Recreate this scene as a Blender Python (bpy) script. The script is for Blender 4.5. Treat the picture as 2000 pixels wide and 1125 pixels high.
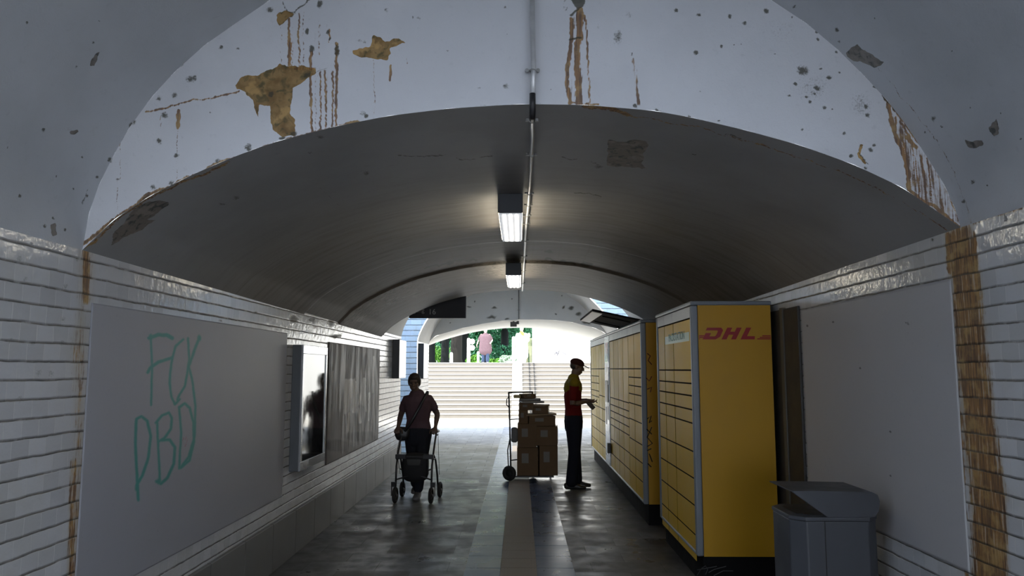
import bpy, bmesh, math, random
import numpy as np
from mathutils import Vector, Matrix, Quaternion

for o in list(bpy.data.objects): bpy.data.objects.remove(o)
SC = bpy.context.scene
COL = SC.collection
random.seed(7); np.random.seed(7)
PI = math.pi

# ------------------------------------------------------------------ camera
FPX = 1450.0; CX, CY = 1000.0, 562.5
TH = math.atan(158.5/FPX); PS = math.atan(15/FPX)
EYE = np.array([0.0, 0.0, 1.65])
FW = np.array([-math.sin(PS)*math.cos(TH), math.cos(PS)*math.cos(TH), math.sin(TH)])
RT = np.array([math.cos(PS), math.sin(PS), 0.0]); UP = np.cross(RT, FW)
cam = bpy.data.cameras.new('camera'); cam.sensor_width = 36; cam.lens = 36*FPX/2000
cam.clip_start = 0.05; cam.clip_end = 400
co = bpy.data.objects.new('camera', cam); COL.objects.link(co)
co.location = EYE
co.rotation_euler = Matrix((RT, UP, -FW)).transposed().to_euler()
SC.camera = co

# ------------------------------------------------------------------ world, sun, exposure
w = bpy.data.worlds.new('sky'); SC.world = w; w.use_nodes = True
nt = w.node_tree; bg = nt.nodes['Background']
bg.inputs['Color'].default_value = (0.87, 0.925, 1.0, 1); bg.inputs['Strength'].default_value = 6.5
sun = bpy.data.lights.new('sun', 'SUN'); sun.energy = 9; sun.angle = 0.01; sun.color = (1.0, 0.95, 0.86)
so = bpy.data.objects.new('sun', sun); COL.objects.link(so)
so.rotation_euler = Vector((-0.45, -0.38, 0.8)).to_track_quat('Z', 'Y').to_euler()
def portal(loc, direction, sx, sy):
    l = bpy.data.lights.new('sky_portal', 'AREA'); l.shape = 'RECTANGLE'; l.size = sx; l.size_y = sy
    l.cycles.is_portal = True
    o = bpy.data.objects.new('sky_portal', l); COL.objects.link(o); o.location = loc
    o.rotation_euler = (-Vector(direction)).to_track_quat('Z', 'Y').to_euler()
NEARW = (-1.6, 1.9); FARW = (12.85, 14.95); WTOP = 4.8
for y0, y1 in (NEARW, FARW):
    for s in (-1, 1): portal((s*2.1, (y0+y1)/2, WTOP if y0 < 5 else 5.0), (0, 0, -1), 1.8, y1-y0)
portal((0, -10.95, 1.4), (0, 1, 0), 4.2, 3.0)
portal((0, 20.3, 1.4), (0, -1, 0), 5.4, 3.0)
SC.view_settings.view_transform = 'Standard'; SC.view_settings.look = 'None'
SC.view_settings.gamma = 1; SC.view_settings.use_curve_mapping = False
SC.view_settings.exposure = 0.0
SC.cycles.max_bounces = 10; SC.cycles.diffuse_bounces = 6; SC.cycles.glossy_bounces = 4
SC.cycles.sample_clamp_indirect = 6; SC.cycles.caustics_reflective = False; SC.cycles.caustics_refractive = False

# ------------------------------------------------------------------ measuring helpers
def at(px, py, X=None, Y=None, Z=None):
    d = FW*FPX + RT*(px-CX) + UP*(CY-py)
    t = (X-EYE[0])/d[0] if X is not None else (Y-EYE[1])/d[1] if Y is not None else (Z-EYE[2])/d[2]
    return Vector(EYE + d*t)
def proj(P):
    d = P - EYE; z = d@FW
    z = np.where(np.abs(z) < 1e-3, 1e-3, z)
    x = CX + FPX*(d@RT)/z; y = CY - FPX*(d@UP)/z
    x = np.where(z < 0.1, -9999, x); y = np.where(z < 0.1, -9999, y)
    return x, y

# ------------------------------------------------------------------ object helpers
def tag(o, label=None, cat=None, group=None, kind=None):
    if label: o['label'] = label
    if cat: o['category'] = cat
    if group: o['group'] = group
    if kind: o['kind'] = kind
    return o
def thing(name, label, cat, loc=(0, 0, 0), rz=0, group=None):
    o = bpy.data.objects.new(name, None); COL.objects.link(o)
    o.location = loc; o.rotation_euler = (0, 0, rz); o.empty_display_size = 0.1
    return tag(o, label, cat, group)
def obj(name, bm, m, parent=None, smooth=False, label=None, autos=None):
    me = bpy.data.meshes.new(name)
    bmesh.ops.recalc_face_normals(bm, faces=bm.faces)
    bm.to_mesh(me); bm.free()
    if m: me.materials.append(m)
    o = bpy.data.objects.new(name, me); COL.objects.link(o)
    if parent: o.parent = parent
    if smooth: me.polygons.foreach_set('use_smooth', [True]*len(me.polygons))
    if label: o['label'] = label
    return o
def struct(name, bm, m, **k):
    return tag(obj(name, bm, m, **k), kind='structure')
def bev(o, w=0.005, seg=2):
    b = o.modifiers.new('bevel', 'BEVEL'); b.width = w; b.segments = seg; b.limit_method = 'ANGLE'; return o
def B(): return bmesh.new()
def box(bm, x0, x1, y0, y1, z0, z1, rot=None, piv=None):
    vs = [bm.verts.new((x, y, z)) for x in (x0, x1) for y in (y0, y1) for z in (z0, z1)]
    for f in ((0,1,3,2),(4,6,7,5),(0,4,5,1),(2,3,7,6),(0,2,6,4),(1,5,7,3)): bm.faces.new([vs[i] for i in f])
    if rot is not None: bmesh.ops.rotate(bm, verts=vs, cent=piv or (0,0,0), matrix=rot)
    return vs
def prism(bm, poly, d, thick):
    """poly: list of 3-D points (planar), extruded along vector d*thick"""
    d = Vector(d).normalized()*thick
    a = [bm.verts.new(Vector(p)) for p in poly]; b = [bm.verts.new(Vector(p)+d) for p in poly]
    n = len(a)
    bm.faces.new(a); bm.faces.new(b[::-1])
    for i in range(n): bm.faces.new((a[i], b[i], b[(i+1) % n], a[(i+1) % n]))
def loft(bm, secs, side=(1, 0, 0), n=16, power=2.0, caps=True):
    """secs: (center, ra(along side), rb). round capped tube through the sections"""
    C = [Vector(s[0]) for s in secs]; side = Vector(side)
    rings = []; N = len(C)
    full = []
    for i in range(N):
        t = (C[min(i+1, N-1)]-C[max(i-1, 0)]).normalized()
        full.append((C[i], secs[i][1], secs[i][2], t))
    if caps:
        c, a, b, t = full[0]; r = min(a, b)
        pre = [(c-t*r*k1, a*k2, b*k2, t) for k1, k2 in ((0.92, 0.38), (0.7, 0.71), (0.38, 0.92))]
        c, a, b, t = full[-1]; r = min(a, b)
        post = [(c+t*r*k1, a*k2, b*k2, t) for k1, k2 in ((0.38, 0.92), (0.7, 0.71), (0.92, 0.38))]
        full = pre+full+post
    for c, a, b, t in full:
        u = side - t*side.dot(t)
        if u.length < 1e-4: u = Vector((0, 1, 0)) - t*t.y
        u.normalize(); v = t.cross(u)
        ring = []
        for k in range(n):
            an = 2*PI*k/n; cs, sn = math.cos(an), math.sin(an)
            e = 2.0/power
            cs = math.copysign(abs(cs)**e, cs); sn = math.copysign(abs(sn)**e, sn)
            ring.append(bm.verts.new(c+u*a*cs+v*b*sn))
        rings.append(ring)
    for r0, r1 in zip(rings, rings[1:]):
        for k in range(n): bm.faces.new((r0[k], r0[(k+1) % n], r1[(k+1) % n], r1[k]))
    bm.faces.new(rings[0][::-1]); bm.faces.new(rings[-1])
def tube(bm, pts, r, n=10, caps=False): loft(bm, [(p, r, r) for p in pts], side=(0.37, 0.51, 0.77), n=n, caps=caps)
def ell(bm, c, r, rot=None, sub=3):
    g = bmesh.ops.create_icosphere(bm, subdivisions=sub, radius=1)
    m = Matrix.Translation(Vector(c)) @ (rot.to_4x4() if rot is not None else Matrix.Identity(4)) @ Matrix.Diagonal((r[0], r[1], r[2], 1))
    bmesh.ops.transform(bm, matrix=m, verts=g['verts'])
def cyl(bm, c, axis, r, h, n=24, r2=None):
    q = Vector((0, 0, 1)).rotation_difference(Vector(axis)).to_matrix().to_4x4()
    bmesh.ops.create_cone(bm, cap_ends=True, segments=n, radius1=r, radius2=r if r2 is None else r2, depth=h,
                          matrix=Matrix.Translation(Vector(c)) @ q)
def torus(bm, c, axis, R, r, n=28, m=10):
    q = Vector((0, 0, 1)).rotation_difference(Vector(axis)).to_matrix()
    rings = []
    for i in range(n):
        a = 2*PI*i/n; ring = []
        for j in range(m):
            b = 2*PI*j/m
            p = Vector(((R+r*math.cos(b))*math.cos(a), (R+r*math.cos(b))*math.sin(a), r*math.sin(b)))
            ring.append(bm.verts.new(Vector(c)+q@p))
        rings.append(ring)
    for i in range(n):
        for j in range(m): bm.faces.new((rings[i][j], rings[(i+1) % n][j], rings[(i+1) % n][(j+1) % m], rings[i][(j+1) % m]))
def grid(name, P, m, stain=None, kind=None, parent=None, smooth=True):
    nu, nv = P.shape[:2]
    me = bpy.data.meshes.new(name)
    idx = np.arange(nu*nv).reshape(nu, nv)
    q = np.stack([idx[:-1, :-1], idx[1:, :-1], idx[1:, 1:], idx[:-1, 1:]], -1).reshape(-1, 4)
    me.vertices.add(nu*nv); me.vertices.foreach_set('co', P.reshape(-1).astype(np.float32))
    me.loops.add(q.size); me.loops.foreach_set('vertex_index', q.reshape(-1).astype(np.int32))
    me.polygons.add(len(q)); me.polygons.foreach_set('loop_start', (np.arange(len(q))*4).astype(np.int32))
    me.update(calc_edges=True); me.validate()
    if smooth: me.polygons.foreach_set('use_smooth', np.ones(len(q), dtype=bool))
    if stain is not None:
        a = me.color_attributes.new('stain', 'FLOAT_COLOR', 'POINT')
        a.data.foreach_set('color', stain.reshape(-1).astype(np.float32))
    me.materials.append(m)
    o = bpy.data.objects.new(name, me); COL.objects.link(o)
    if kind: o['kind'] = kind
    if parent: o.parent = parent
    return o

# ------------------------------------------------------------------ stains: marks measured on the walls
def seg_dist(px, py, pts):
    d = np.full(px.shape, 1e9)
    for (x0, y0), (x1, y1) in zip(pts, pts[1:]):
        dx, dy = x1-x0, y1-y0; L = dx*dx+dy*dy+1e-9
        t = np.clip(((px-x0)*dx+(py-y0)*dy)/L, 0, 1)
        d = np.minimum(d, np.hypot(px-x0-t*dx, py-y0-t*dy))
    return d
def inside(px, py, poly):
    r = np.zeros(px.shape, bool); n = len(poly)
    for i in range(n):
        x0, y0 = poly[i]; x1, y1 = poly[(i+1) % n]
        c = ((y0 > py) != (y1 > py)) & (px < (x1-x0)*(py-y0)/((y1-y0) or 1e-9)+x0)
        r ^= c
    return r
_rg = np.random.default_rng(3).uniform(-1, 1, (4, 128, 128))
def vnoise(x, y, s, k):
    x = x/s; y = y/s; xi = np.floor(x).astype(int); yi = np.floor(y).astype(int); fx = x-xi; fy = y-yi
    fx = fx*fx*(3-2*fx); fy = fy*fy*(3-2*fy); g = _rg[k]
    a = g[xi % 128, yi % 128]; b = g[(xi+1) % 128, yi % 128]; c = g[xi % 128, (yi+1) % 128]; d = g[(xi+1) % 128, (yi+1) % 128]
    return (a*(1-fx)+b*fx)*(1-fy)+(c*(1-fx)+d*fx)*fy
def paint(px, py, ops, warp=1.0):
    px, py = px+warp*(1.3*vnoise(px, py, 17, 0)+1.3*vnoise(px, py, 5, 1)), py+warp*(3*vnoise(px, py, 21, 2)+1.8*vnoise(px, py, 6, 3))
    out = np.zeros(px.shape+(4,))
    for op in ops:
        ch, kind, pts, wd, soft, val = op
        xs = [p[0] for p in pts]; ys = [p[1] for p in pts]; mg = wd+soft*2+6
        m = (px > min(xs)-mg) & (px < max(xs)+mg) & (py > min(ys)-mg) & (py < max(ys)+mg)
        if not m.any(): continue
        x, y = px[m], py[m]
        if kind == 's': v = np.clip(0.5+(wd-seg_dist(x, y, pts))/(2*soft), 0, 1)
        elif kind == 'p':
            d = seg_dist(x, y, pts+[pts[0]]); ins = inside(x, y, pts)
            v = np.clip(0.5+np.where(ins, d, -d)/(2*soft), 0, 1)
        else:
            c = pts[0]; v = np.exp(-(((x-c[0])/wd)**2+((y-c[1])/soft)**2))
        out[..., ch][m] = np.maximum(out[..., ch][m], v*val)
    out[..., 3] = 1
    return out
def sc(pts, s, ox=0, oy=0): return [(ox+x/s, oy+y/s) for x, y in pts]
R_, G_, B_ = 0, 1, 2
face_ops = []
def A(ch, kind, pts, wd, soft=2.0, val=1.0, s=1, ox=0, oy=0, to=face_ops): to.append((ch, kind, sc(pts, s, ox, oy), wd, soft, val))
L1 = dict(s=2.25)
A(B_, 'p', [(1035,370),(1065,330),(1110,330),(1200,310),(1230,285),(1270,295),(1330,290),(1385,300),(1390,320),(1350,345),(1325,370),(1290,385),(1280,440),(1275,500),(1295,515),(1295,600),(1240,600),(1200,570),(1190,520),(1185,465),(1140,455),(1135,515),(1118,480),(1110,440),(1075,400),(1040,385)], 0, 3, 1, **L1)
A(R_, 's', [(1050,398),(1000,415),(900,432),(850,440),(740,470),(640,490)], 1.5, 1.5, .9, **L1)
A(G_, 's', [(1385,320),(1445,298)], 1.2, 2, .9, **L1)
A(G_, 's', [(1240,10),(1262,45),(1290,50),(1330,25),(1362,-5)], 2, 2.5, .95, **L1)
A(B_, 'p', [(1215,60),(1262,40),(1292,55),(1285,70),(1230,115),(1215,90)], 0, 3, 1, **L1)
A(G_, 's', [(1230,110),(1282,72),(1300,50)], 2, 3, .85, **L1)
for c, a, b in (((1405,15),12,14),((1350,135),7,12),((1440,140),6,10),((1448,175),4,10),((1368,215),10,14),((1480,220),9,22),((1190,415),9,12),((1290,590),14,8),((1240,605),10,6),((1350,330),14,10)):
    A(G_, 'g', [c], a/2.25*1.6, b/2.25*1.6, 1.0, **L1)
for x, y0, y1, wd in ((1270,85,290,1.6),(1276,150,300,1.6),(1286,120,290,.8),(1315,60,290,1.1),(1335,50,280,.8),(1237,120,280,.8),(1400,60,250,.9),(1366,230,292,2.4),(1365,330,585,1.7),(1385,320,580,.9),(1408,320,580,1.2),(1430,310,572,1.3),(1463,315,555,1.3),(1480,190,400,2.3),(1478,390,552,1.6),(1447,130,190,1.4),(785,490,560,3.5),(780,560,790,.7),(528,620,790,.7),(515,790,930,.7),(1645,265,520,.7),(705,500,560,.8)):
    A(R_, 's', [(x,y0),(x+random.uniform(-3,3),(y0+y1)/2),(x+random.uniform(-4,4),y1)], wd, 1.5, 1 if wd > 1 else .72, **L1)
A(R_, 's', [(1280,300),(1380,300)], 3, 4, .8, **L1)
L2 = dict(s=3.125, ox=600)
A(B_, 'p', [(275,305),(380,280),(400,210),(440,215),(470,250),(540,235),(600,260),(540,285),(505,290),(510,330),(490,360),(400,360),(320,345),(285,325)], 0, 3, 1, **L2)
A(R_, 's', [(512,395),(506,490)], 2.2, 1.6, .95, **L2)
A(R_, 's', [(405,365),(412,700)], .7, 1.5, .75, **L2)
A(R_, 's', [(606,340),(606,385)], .9, 1.5, .8, **L2)
A(R_, 's', [(1612,120),(1612,240),(1590,400),(1580,480),(1605,632)], 3.6, 2.4, .95, **L2)
A(R_, 's', [(1665,70),(1663,240),(1645,300),(1650,460),(1660,632)], 6, 3, 1, **L2)
A(R_, 's', [(1690,100),(1705,150),(1700,250),(1710,285),(1715,450),(1722,622)], 1.5, 1.8, .95, **L2)
A(R_, 's', [(1595,630),(1780,632)], 1.5, 2, .9, **L2)
A(G_, 's', [(1635,100),(1650,460),(1655,620)], 1.2, 3, .72, **L2)
A(G_, 'p', [(1590,-20),(1700,-20),(1690,45),(1660,70),(1610,110),(1600,95),(1640,60)], 0, 3, 1, **L2)
for x in (1560,1580,1570): A(G_, 's', [(x,-10),(x+12,70)], 1.2, 2, .8, **L2)
A(G_, 's', [(1600,240),(1670,238)], 3, 3, .95, **L2)
A(G_, 's', [(1470,220),(1540,225),(1600,245)], .5, 1.5, .8, **L2)
for c, a, b, v in (((360,705),14,12,1),((340,690),24,16,.7),((645,105),5,9,.9),((680,110),20,14,.62),((1220,213),4,4,1),((1203,45),9,8,.75),((630,265),4,3,.9),((860,305),10,8,.7),((1050,535),16,7,.66),((1215,530),22,18,.68),((1485,545),5,5,.8),((480,60),14,24,.62),((350,250),10,14,.7),((1780,165),14,20,.6),((1960,90),34,24,.55),((1895,230),30,50,.7),((1980,325),5,9,.85),((320,245),30,12,.55)):
    A(G_, 'g', [c], a/3.125*1.5, b/3.125*1.5, v, **L2)
A(G_, 's', [(575,350),(610,415)], .6, 1.4, .85, **L2); A(G_, 's', [(1865,180),(1930,260),(1985,330)], .7, 1.6, .8, **L2)
L3 = dict(s=2.105, ox=1050)
dots = [(665,55,9),(850,95,10),(940,50,10),(1045,72,5),(650,210,10),(755,192,7),(1155,160,6),(805,190,4),(975,220,5),(835,185,4),(1090,290,22),(1200,320,12),(1240,295,6),(1150,365,14),(1180,440,8),(1105,400,7),(1355,475,10),(1350,440,10),(1035,395,8),(1260,550,8),(670,375,5),(785,343,3),(1230,215,7),(1385,355,8),(1150,135,8),(1090,530,6),(1370,615,10),(1290,640,9),(400,440,10),(490,455,8),(625,475,6),(745,490,6),(570,45,8),(790,70,8),(1165,285,6),(1060,350,8),(1120,420,6),(1140,390,5),(1210,445,5),(1385,600,7),(1350,690,7)]
for x, y, r in dots: A(G_, 'g', [(x,y)], r/2.105*1.5, r/2.105*1.3, .88, **L3)
A(G_, 'g', [(1130,360)], 75, 55, .52, **L3); A(G_, 'g', [(1330,430)], 45, 50, .55, **L3); A(G_, 'g', [(1000,130)], 90, 50, .46, **L3)
A(B_, 's', [(1335,595),(1320,640),(1345,670)], 3, 3, .9, **L3); A(G_, 's', [(1330,590),(1318,630),(1350,665),(1362,675)], 1.5, 2, .9, **L3)
A(R_, 's', [(395,240),(405,330),(415,430)], 3.5, 4, .62, **L3)
A(G_, 's', [(1415,388),(1490,478),(1552,568),(1622,640),(1692,750),(1742,850),(1772,915)], 1.8, 2, .9, **L3)
A(G_, 's', [(1418,392),(1480,465)], 3.2, 2.5, .95, **L3)
A(R_, 's', [(1430,400),(1500,490),(1560,575),(1630,650),(1690,750),(1735,850),(1765,918)], 4, 3, .9, **L3)
for pts, wd in (([(1440,430),(1460,520),(1500,620),(1520,700),(1530,790)],6),([(1490,500),(1530,560),(1555,660),(1570,790)],2),([(1520,560),(1545,600),(1560,610)],6),([(1500,560),(1515,640),(1530,720)],3),([(1575,640),(1590,720),(1600,830)],3),([(1600,650),(1612,740),(1618,820)],1.6),([(1475,480),(1470,560),(1490,600)],3),([(1690,750),(1700,800),(1720,860),(1755,920)],4),([(1660,820),(1668,870)],3),([(1530,790),(1610,835),(1680,885),(1730,930)],5),([(1700,830),(1740,920)],2),([(1620,760),(1632,850)],1),([(1545,620),(1550,760)],1.4)):
    A(R_, 's', pts, wd/1.5, 2, .95, **L3)
A(R_, 'p', [(1430,410),(1500,500),(1560,590),(1622,650),(1690,760),(1735,860),(1755,925),(1715,925),(1640,880),(1545,805),(1505,700),(1465,560)], 0, 9, .42, **L3)
A(R_, 'p', [(1600,90),(1700,90),(1690,630),(1590,630)], 0, 6, .30, **L2)
A(R_, 'p', [(1270,90),(1500,90),(1490,560),(1360,590),(1350,300),(1265,290)], 0, 9, .22, **L1)
# arris rust on the left half of the arch edge, and along the outer curve
edgeL = [(156,484),(222,429),(293,380),(356,353),(427,320),(493,298),(547,278),(658,249),(700,240)]
A(R_, 's', edgeL, 3.5, 2.5, .9); A(G_, 's', edgeL, 2, 2.5, .78)
A(G_, 's', [(759,227),(880,213),(1000,205),(1140,204),(1278,216),(1354,230),(1459,254),(1563,285),(1668,323),(1763,366),(1829,413)], 1.0, 2.0, .8)
for x, y, r in ((470,22,9),(395,85,8),(415,68,8),(432,93,7),(465,93,4),(355,127,7),(380,150,6),(378,155,9),(310,192,8),(340,188,9),(310,277,10),(215,312,9),(193,345,8),(343,304,8),(300,365,9),(425,315,8),(483,285,11),(486,290,8),(260,240,9),(412,220,3),(335,355,8),(180,370,5),(230,352,5),(527,18,9),(370,155,12),(320,225,12)):
    A(G_, 'g', [(x,y)], r, r*.9, .8)
soffit_ops = []
A(B_, 'p', [(490,1085),(500,1030),(560,960),(600,905),(670,885),(748,888),(700,930),(640,965),(685,968),(640,1000),(560,1040)], 0, 3, 1, s=2.25, to=soffit_ops)
A(R_, 's', [(375,1095),(440,1040),(520,960),(640,880),(760,820),(1000,720)], 2.2, 2, .8, s=2.25, to=soffit_ops)
A(R_, 's', [(1140,205),(1180,210),(1225,223)], 4, 3, .95, to=soffit_ops)
A(R_, 's', sc([(280,445),(370,468),(450,487),(620,515),(780,560),(960,605),(1150,670),(1400,775),(1560,870),(1680,940)], 2.105, 1050), .9, 1.3, .85, to=soffit_ops)
A(G_, 's', sc([(770,553),(840,570)], 2.105, 1050), 1.5, 1.5, .9, to=soffit_ops)
A(B_, 'p', [(1187,273),(1262,277),(1268,285),(1262,295),(1254,300),(1258,310),(1252,318),(1262,328),(1225,327),(1184,322),(1187,300)], 0, 2, 1, to=soffit_ops)
for p in ([(890,308),(925,311),(962,303)], [(775,302),(800,306),(870,303)], [(1098,307),(1126,313)], [(1155,318),(1170,322)], [(1350,300),(1362,302)], [(520,265),(545,262)], [(1120,378),(1175,384)]):
    A(G_, 's', p, 1.2, 1.5, .95, to=soffit_ops)
A(G_, 's', [(540,290),(600,340),(640,385),(680,420),(760,500)], .7, 1.5, .85, to=soffit_ops)
for c, a, b in (((460,388),12,6),((435,398),14,5),((605,300),8,5),((715,337),10,8),((625,267),14,5),((1170,325),14,5)):
    A(G_, 'g', [c], a, b, .7, to=soffit_ops)
# deeper in the vault: dark patches, the edge of the block ring
A(B_, 'p', [(650,640),(700,600),(760,565),(835,545),(860,560),(820,578),(760,600),(700,632),(675,648)], 0, 3, 1, to=soffit_ops)
A(B_, 'p', [(1032,512),(1080,508),(1075,520),(1060,530),(1088,536),(1040,536)], 0, 3, .9, to=soffit_ops)
A(B_, 'p', [(985,505),(930,512),(915,520),(935,530),(920,540),(985,540)], 0, 3, .7, to=soffit_ops)
A(G_, 's', [(830,524),(880,513),(930,508)], 2.2, 2.5, .95, to=soffit_ops)
A(G_, 's', [(1065,507),(1100,511),(1150,519)], 2.4, 2.5, .95, to=soffit_ops)
for c in ((1072,493),(1098,510),(1142,513),(1150,517),(880,515)): A(G_, 'g', [c], 12, 5, .95, to=soffit_ops)
vault_ops = []
A(B_, 'p', [(395,290),(402,262),(425,235),(437,232),(425,265),(412,292)], 0, 2.5, 1, s=2.25, to=vault_ops)
A(B_, 'g', [(327,576)], 18/2.25*1.2, 9/2.25*1.4, 1.0, s=2.25, to=vault_ops)
A(B_, 'p', [(220,990),(245,985),(248,1030),(225,1038)], 0, 2.5, .95, s=2.25, to=vault_ops)
for x, y, r in ((194,577,7),(235,958,6),(285,1015,7),(195,990,7),(363,690,5),(90,865,7),(408,190,5),(335,298,5),(380,860,6),(430,780,6),(480,700,7),(575,550,8),(32,650,4),(250,778,4),(320,830,4),(120,100,5),(435,95,4)):
    A(G_, 'g', [(x,y)], r/2.25*1.7, r/2.25*1.9, .9, s=2.25, to=vault_ops)
A(G_, 's', [(595,520),(560,575),(530,620)], 1.2, 2, .8, s=2.25, to=vault_ops); A(G_, 's', [(385,830),(360,900)], 1.6, 2, .85, s=2.25, to=vault_ops)
for x0 in range(3): A(G_, 's', [(0+x0*60,430+x0*20),(40+x0*60,560)], .4, 1.4, .62, s=2.25, to=vault_ops)
A(B_, 'p', [(1270,212),(1300,190),(1318,182),(1335,200),(1360,215),(1422,255),(1405,275),(1388,282),(1345,265),(1300,248),(1275,235)], 0, 2.5, 1, to=vault_ops, **L3)
A(B_, 'p', [(1855,520),(1885,490),(1897,530),(1893,552),(1875,562),(1858,540)], 0, 2.5, 1, to=vault_ops, **L3)
A(B_, 'p', [(1752,570),(1790,580),(1830,575),(1835,598),(1800,612),(1772,605)], 0, 2.5, 1, to=vault_ops, **L3)
A(G_, 's', [(1395,278),(1440,325),(1500,410),(1560,480),(1620,550),(1700,680),(1740,780),(1780,912)], .8, 1.5, .85, to=vault_ops, **L3)
A(R_, 's', [(1450,335),(1500,410),(1560,480),(1620,550),(1700,680),(1745,790),(1785,915)], .7, 1.5, .7, to=vault_ops, **L3)
for x, y, r in ((1055,32,8),(1240,170,6),(1385,75,4),(1590,545,6),(1625,490,12),(1660,520,6),(1790,745,10),(1750,830,8),(1985,567,5),(1700,210,4),(1230,125,10),(1905,460,4),(1780,440,4),(1850,760,4)):
    A(G_, 'g', [(x,y)], r/2.105*1.4, r/2.105*1.4, .85, to=vault_ops, **L3)
wall_ops = []
W = dict(s=1.552, ox=0, oy=400, to=wall_ops)
A(R_, 'p', [(240,135),(285,140),(282,290),(262,300),(262,860),(245,1500),(190,1500),(225,800),(220,420),(235,300)], 0, 22, .5, **W)
A(R_, 's', [(262,140),(262,290)], 6, 5, 1, **W)
A(R_, 's', [(225,780),(205,1500)], 6, 8, .8, **W)
for c in ((232,160),(200,250),(30,410),(75,225),(95,120),(60,165),(190,420)): A(G_, 'g', [c], 8, 8, .72, **W)
for c in ((120,510),(155,510),(60,590),(100,420),(190,350)): A(G_, 'g', [c], 10, 12, .6, **W)
for p in ([(60,75),(75,100),(40,125)], [(100,90),(118,130)], [(130,95),(165,130),(170,160)], [(195,240),(215,270)], [(180,340),(205,360)]): A(G_, 's', p, .6, 1.4, .85, **W)
WR = dict(s=1.552, ox=1480, oy=400, to=wall_ops)
A(R_, 'p', [(568,85),(600,62),(645,60),(668,160),(680,260),(692,420),(712,560),(725,700),(752,860),(775,1500),(665,1500),(640,850),(622,700),(606,520),(592,330),(580,230)], 0, 12, .72, **WR)
for p in ([(575,90),(580,200)], [(605,70),(612,250)], [(655,90),(668,280)], [(625,80),(630,200)]): A(R_, 's', p, 4, 3, 1, **WR)
A(R_, 's', [(612,640),(622,800),(628,1000),(650,1420)], 3.5, 3, .9, **WR)
A(R_, 's', [(650,60),(800,8)], 2, 3, .75, **WR)
for c in ((750,40),(530,105),(750,725),(500,870)): A(G_, 'g', [c], 5, 6, .9, **WR)
A(G_, 's', [(745,20),(748,50),(735,60)], 1, 2, .9, **WR)
# missing and dirty tiles deeper in
for c, a, b in (((610,625),14,8),((575,622),16,10),((645,633),9,9),((500,612),7,5),((655,655),16,6),((430,625),6,5),((620,600),5,6),((640,602),6,6)):
    A(G_, 'g', [c], a, b, .85, to=wall_ops)

# ------------------------------------------------------------------ materials
class NT:
    def __init__(s, name):
        s.m = bpy.data.materials.new(name); s.m.use_nodes = True
        s.t = s.m.node_tree; s.b = s.t.nodes['Principled BSDF']
        s.co = s.t.nodes.new('ShaderNodeTexCoord').outputs['Object']
    def l(s, a, b): s.t.links.new(a, b)
    def n(s, ty, **inp):
        nd = s.t.nodes.new(ty)
        for k, v in inp.items():
            k = k.replace('_', ' ')
            if hasattr(v, 'links') or isinstance(v, bpy.types.NodeSocket): s.l(v, nd.inputs[k])
            else: nd.inputs[k].default_value = v
        return nd
    def math(s, op, a, b=None, c=None):
        nd = s.t.nodes.new('ShaderNodeMath'); nd.operation = op
        for i, v in enumerate((a, b, c)):
            if v is None: continue
            if isinstance(v, bpy.types.NodeSocket): s.l(v, nd.inputs[i])
            else: nd.inputs[i].default_value = v
        return nd.outputs[0]
    def noise(s, scale, detail=4, vec=None, rough=.55, dist=0):
        return s.n('ShaderNodeTexNoise', Scale=scale, Detail=detail, Roughness=rough, Distortion=dist, Vector=vec or s.co).outputs['Fac']
    def scale(s, v, xyz):
        nd = s.t.nodes.new('ShaderNodeVectorMath'); nd.operation = 'MULTIPLY'; s.l(v, nd.inputs[0]); nd.inputs[1].default_value = xyz
        return nd.outputs[0]
    def mix(s, f, a, b):
        nd = s.t.nodes.new('ShaderNodeMix'); nd.data_type = 'RGBA'
        for i, v in ((0, f), (6, a), (7, b)):
            if isinstance(v, bpy.types.NodeSocket): s.l(v, nd.inputs[i])
            elif i == 0: nd.inputs[0].default_value = v
            else: nd.inputs[i].default_value = (*v, 1)
        return nd.outputs[2]
    def mapr(s, v, a, b, c=0., d=1., smooth=True):
        nd = s.t.nodes.new('ShaderNodeMapRange'); nd.interpolation_type = 'SMOOTHSTEP' if smooth else 'LINEAR'
        s.l(v, nd.inputs[0])
        for i, x in zip((1, 2, 3, 4), (a, b, c, d)): nd.inputs[i].default_value = x
        return nd.outputs[0]
    def bump(s, h, strength=.3, dist=.01):
        s.l(s.n('ShaderNodeBump', Strength=strength, Distance=dist, Height=h).outputs[0], s.b.inputs['Normal'])
    def out(s, col=None, rough=None, metal=None):
        for k, v in (('Base Color', col), ('Roughness', rough), ('Metallic', metal)):
            if v is None: continue
            if isinstance(v, bpy.types.NodeSocket): s.l(v, s.b.inputs[k])
            else: s.b.inputs[k].default_value = (*v, 1) if isinstance(v, tuple) else v
        return s.m
_cache = {}
def M(name, col, rough=.5, metal=0., var=.15, nscale=6., bump=0., bscale=60., emit=None):
    if name in _cache: return _cache[name]
    t = NT(name); n = t.noise(nscale)
    c = t.mix(n, tuple(min(1, x*(1-var)) for x in col), tuple(min(1, x*(1+var)) for x in col))
    if bump: t.bump(t.noise(bscale), bump, .01)
    r = t.mapr(n, .3, .7, max(.02, rough-.05), min(1, rough+.05))
    t.out(c, r, metal)
    if rough >= .75: t.b.inputs['Specular IOR Level'].default_value = .12
    if emit: t.b.inputs['Emission Color'].default_value = (*emit[:3], 1); t.b.inputs['Emission Strength'].default_value = emit[3]
    _cache[name] = t.m
    return t.m
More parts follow.
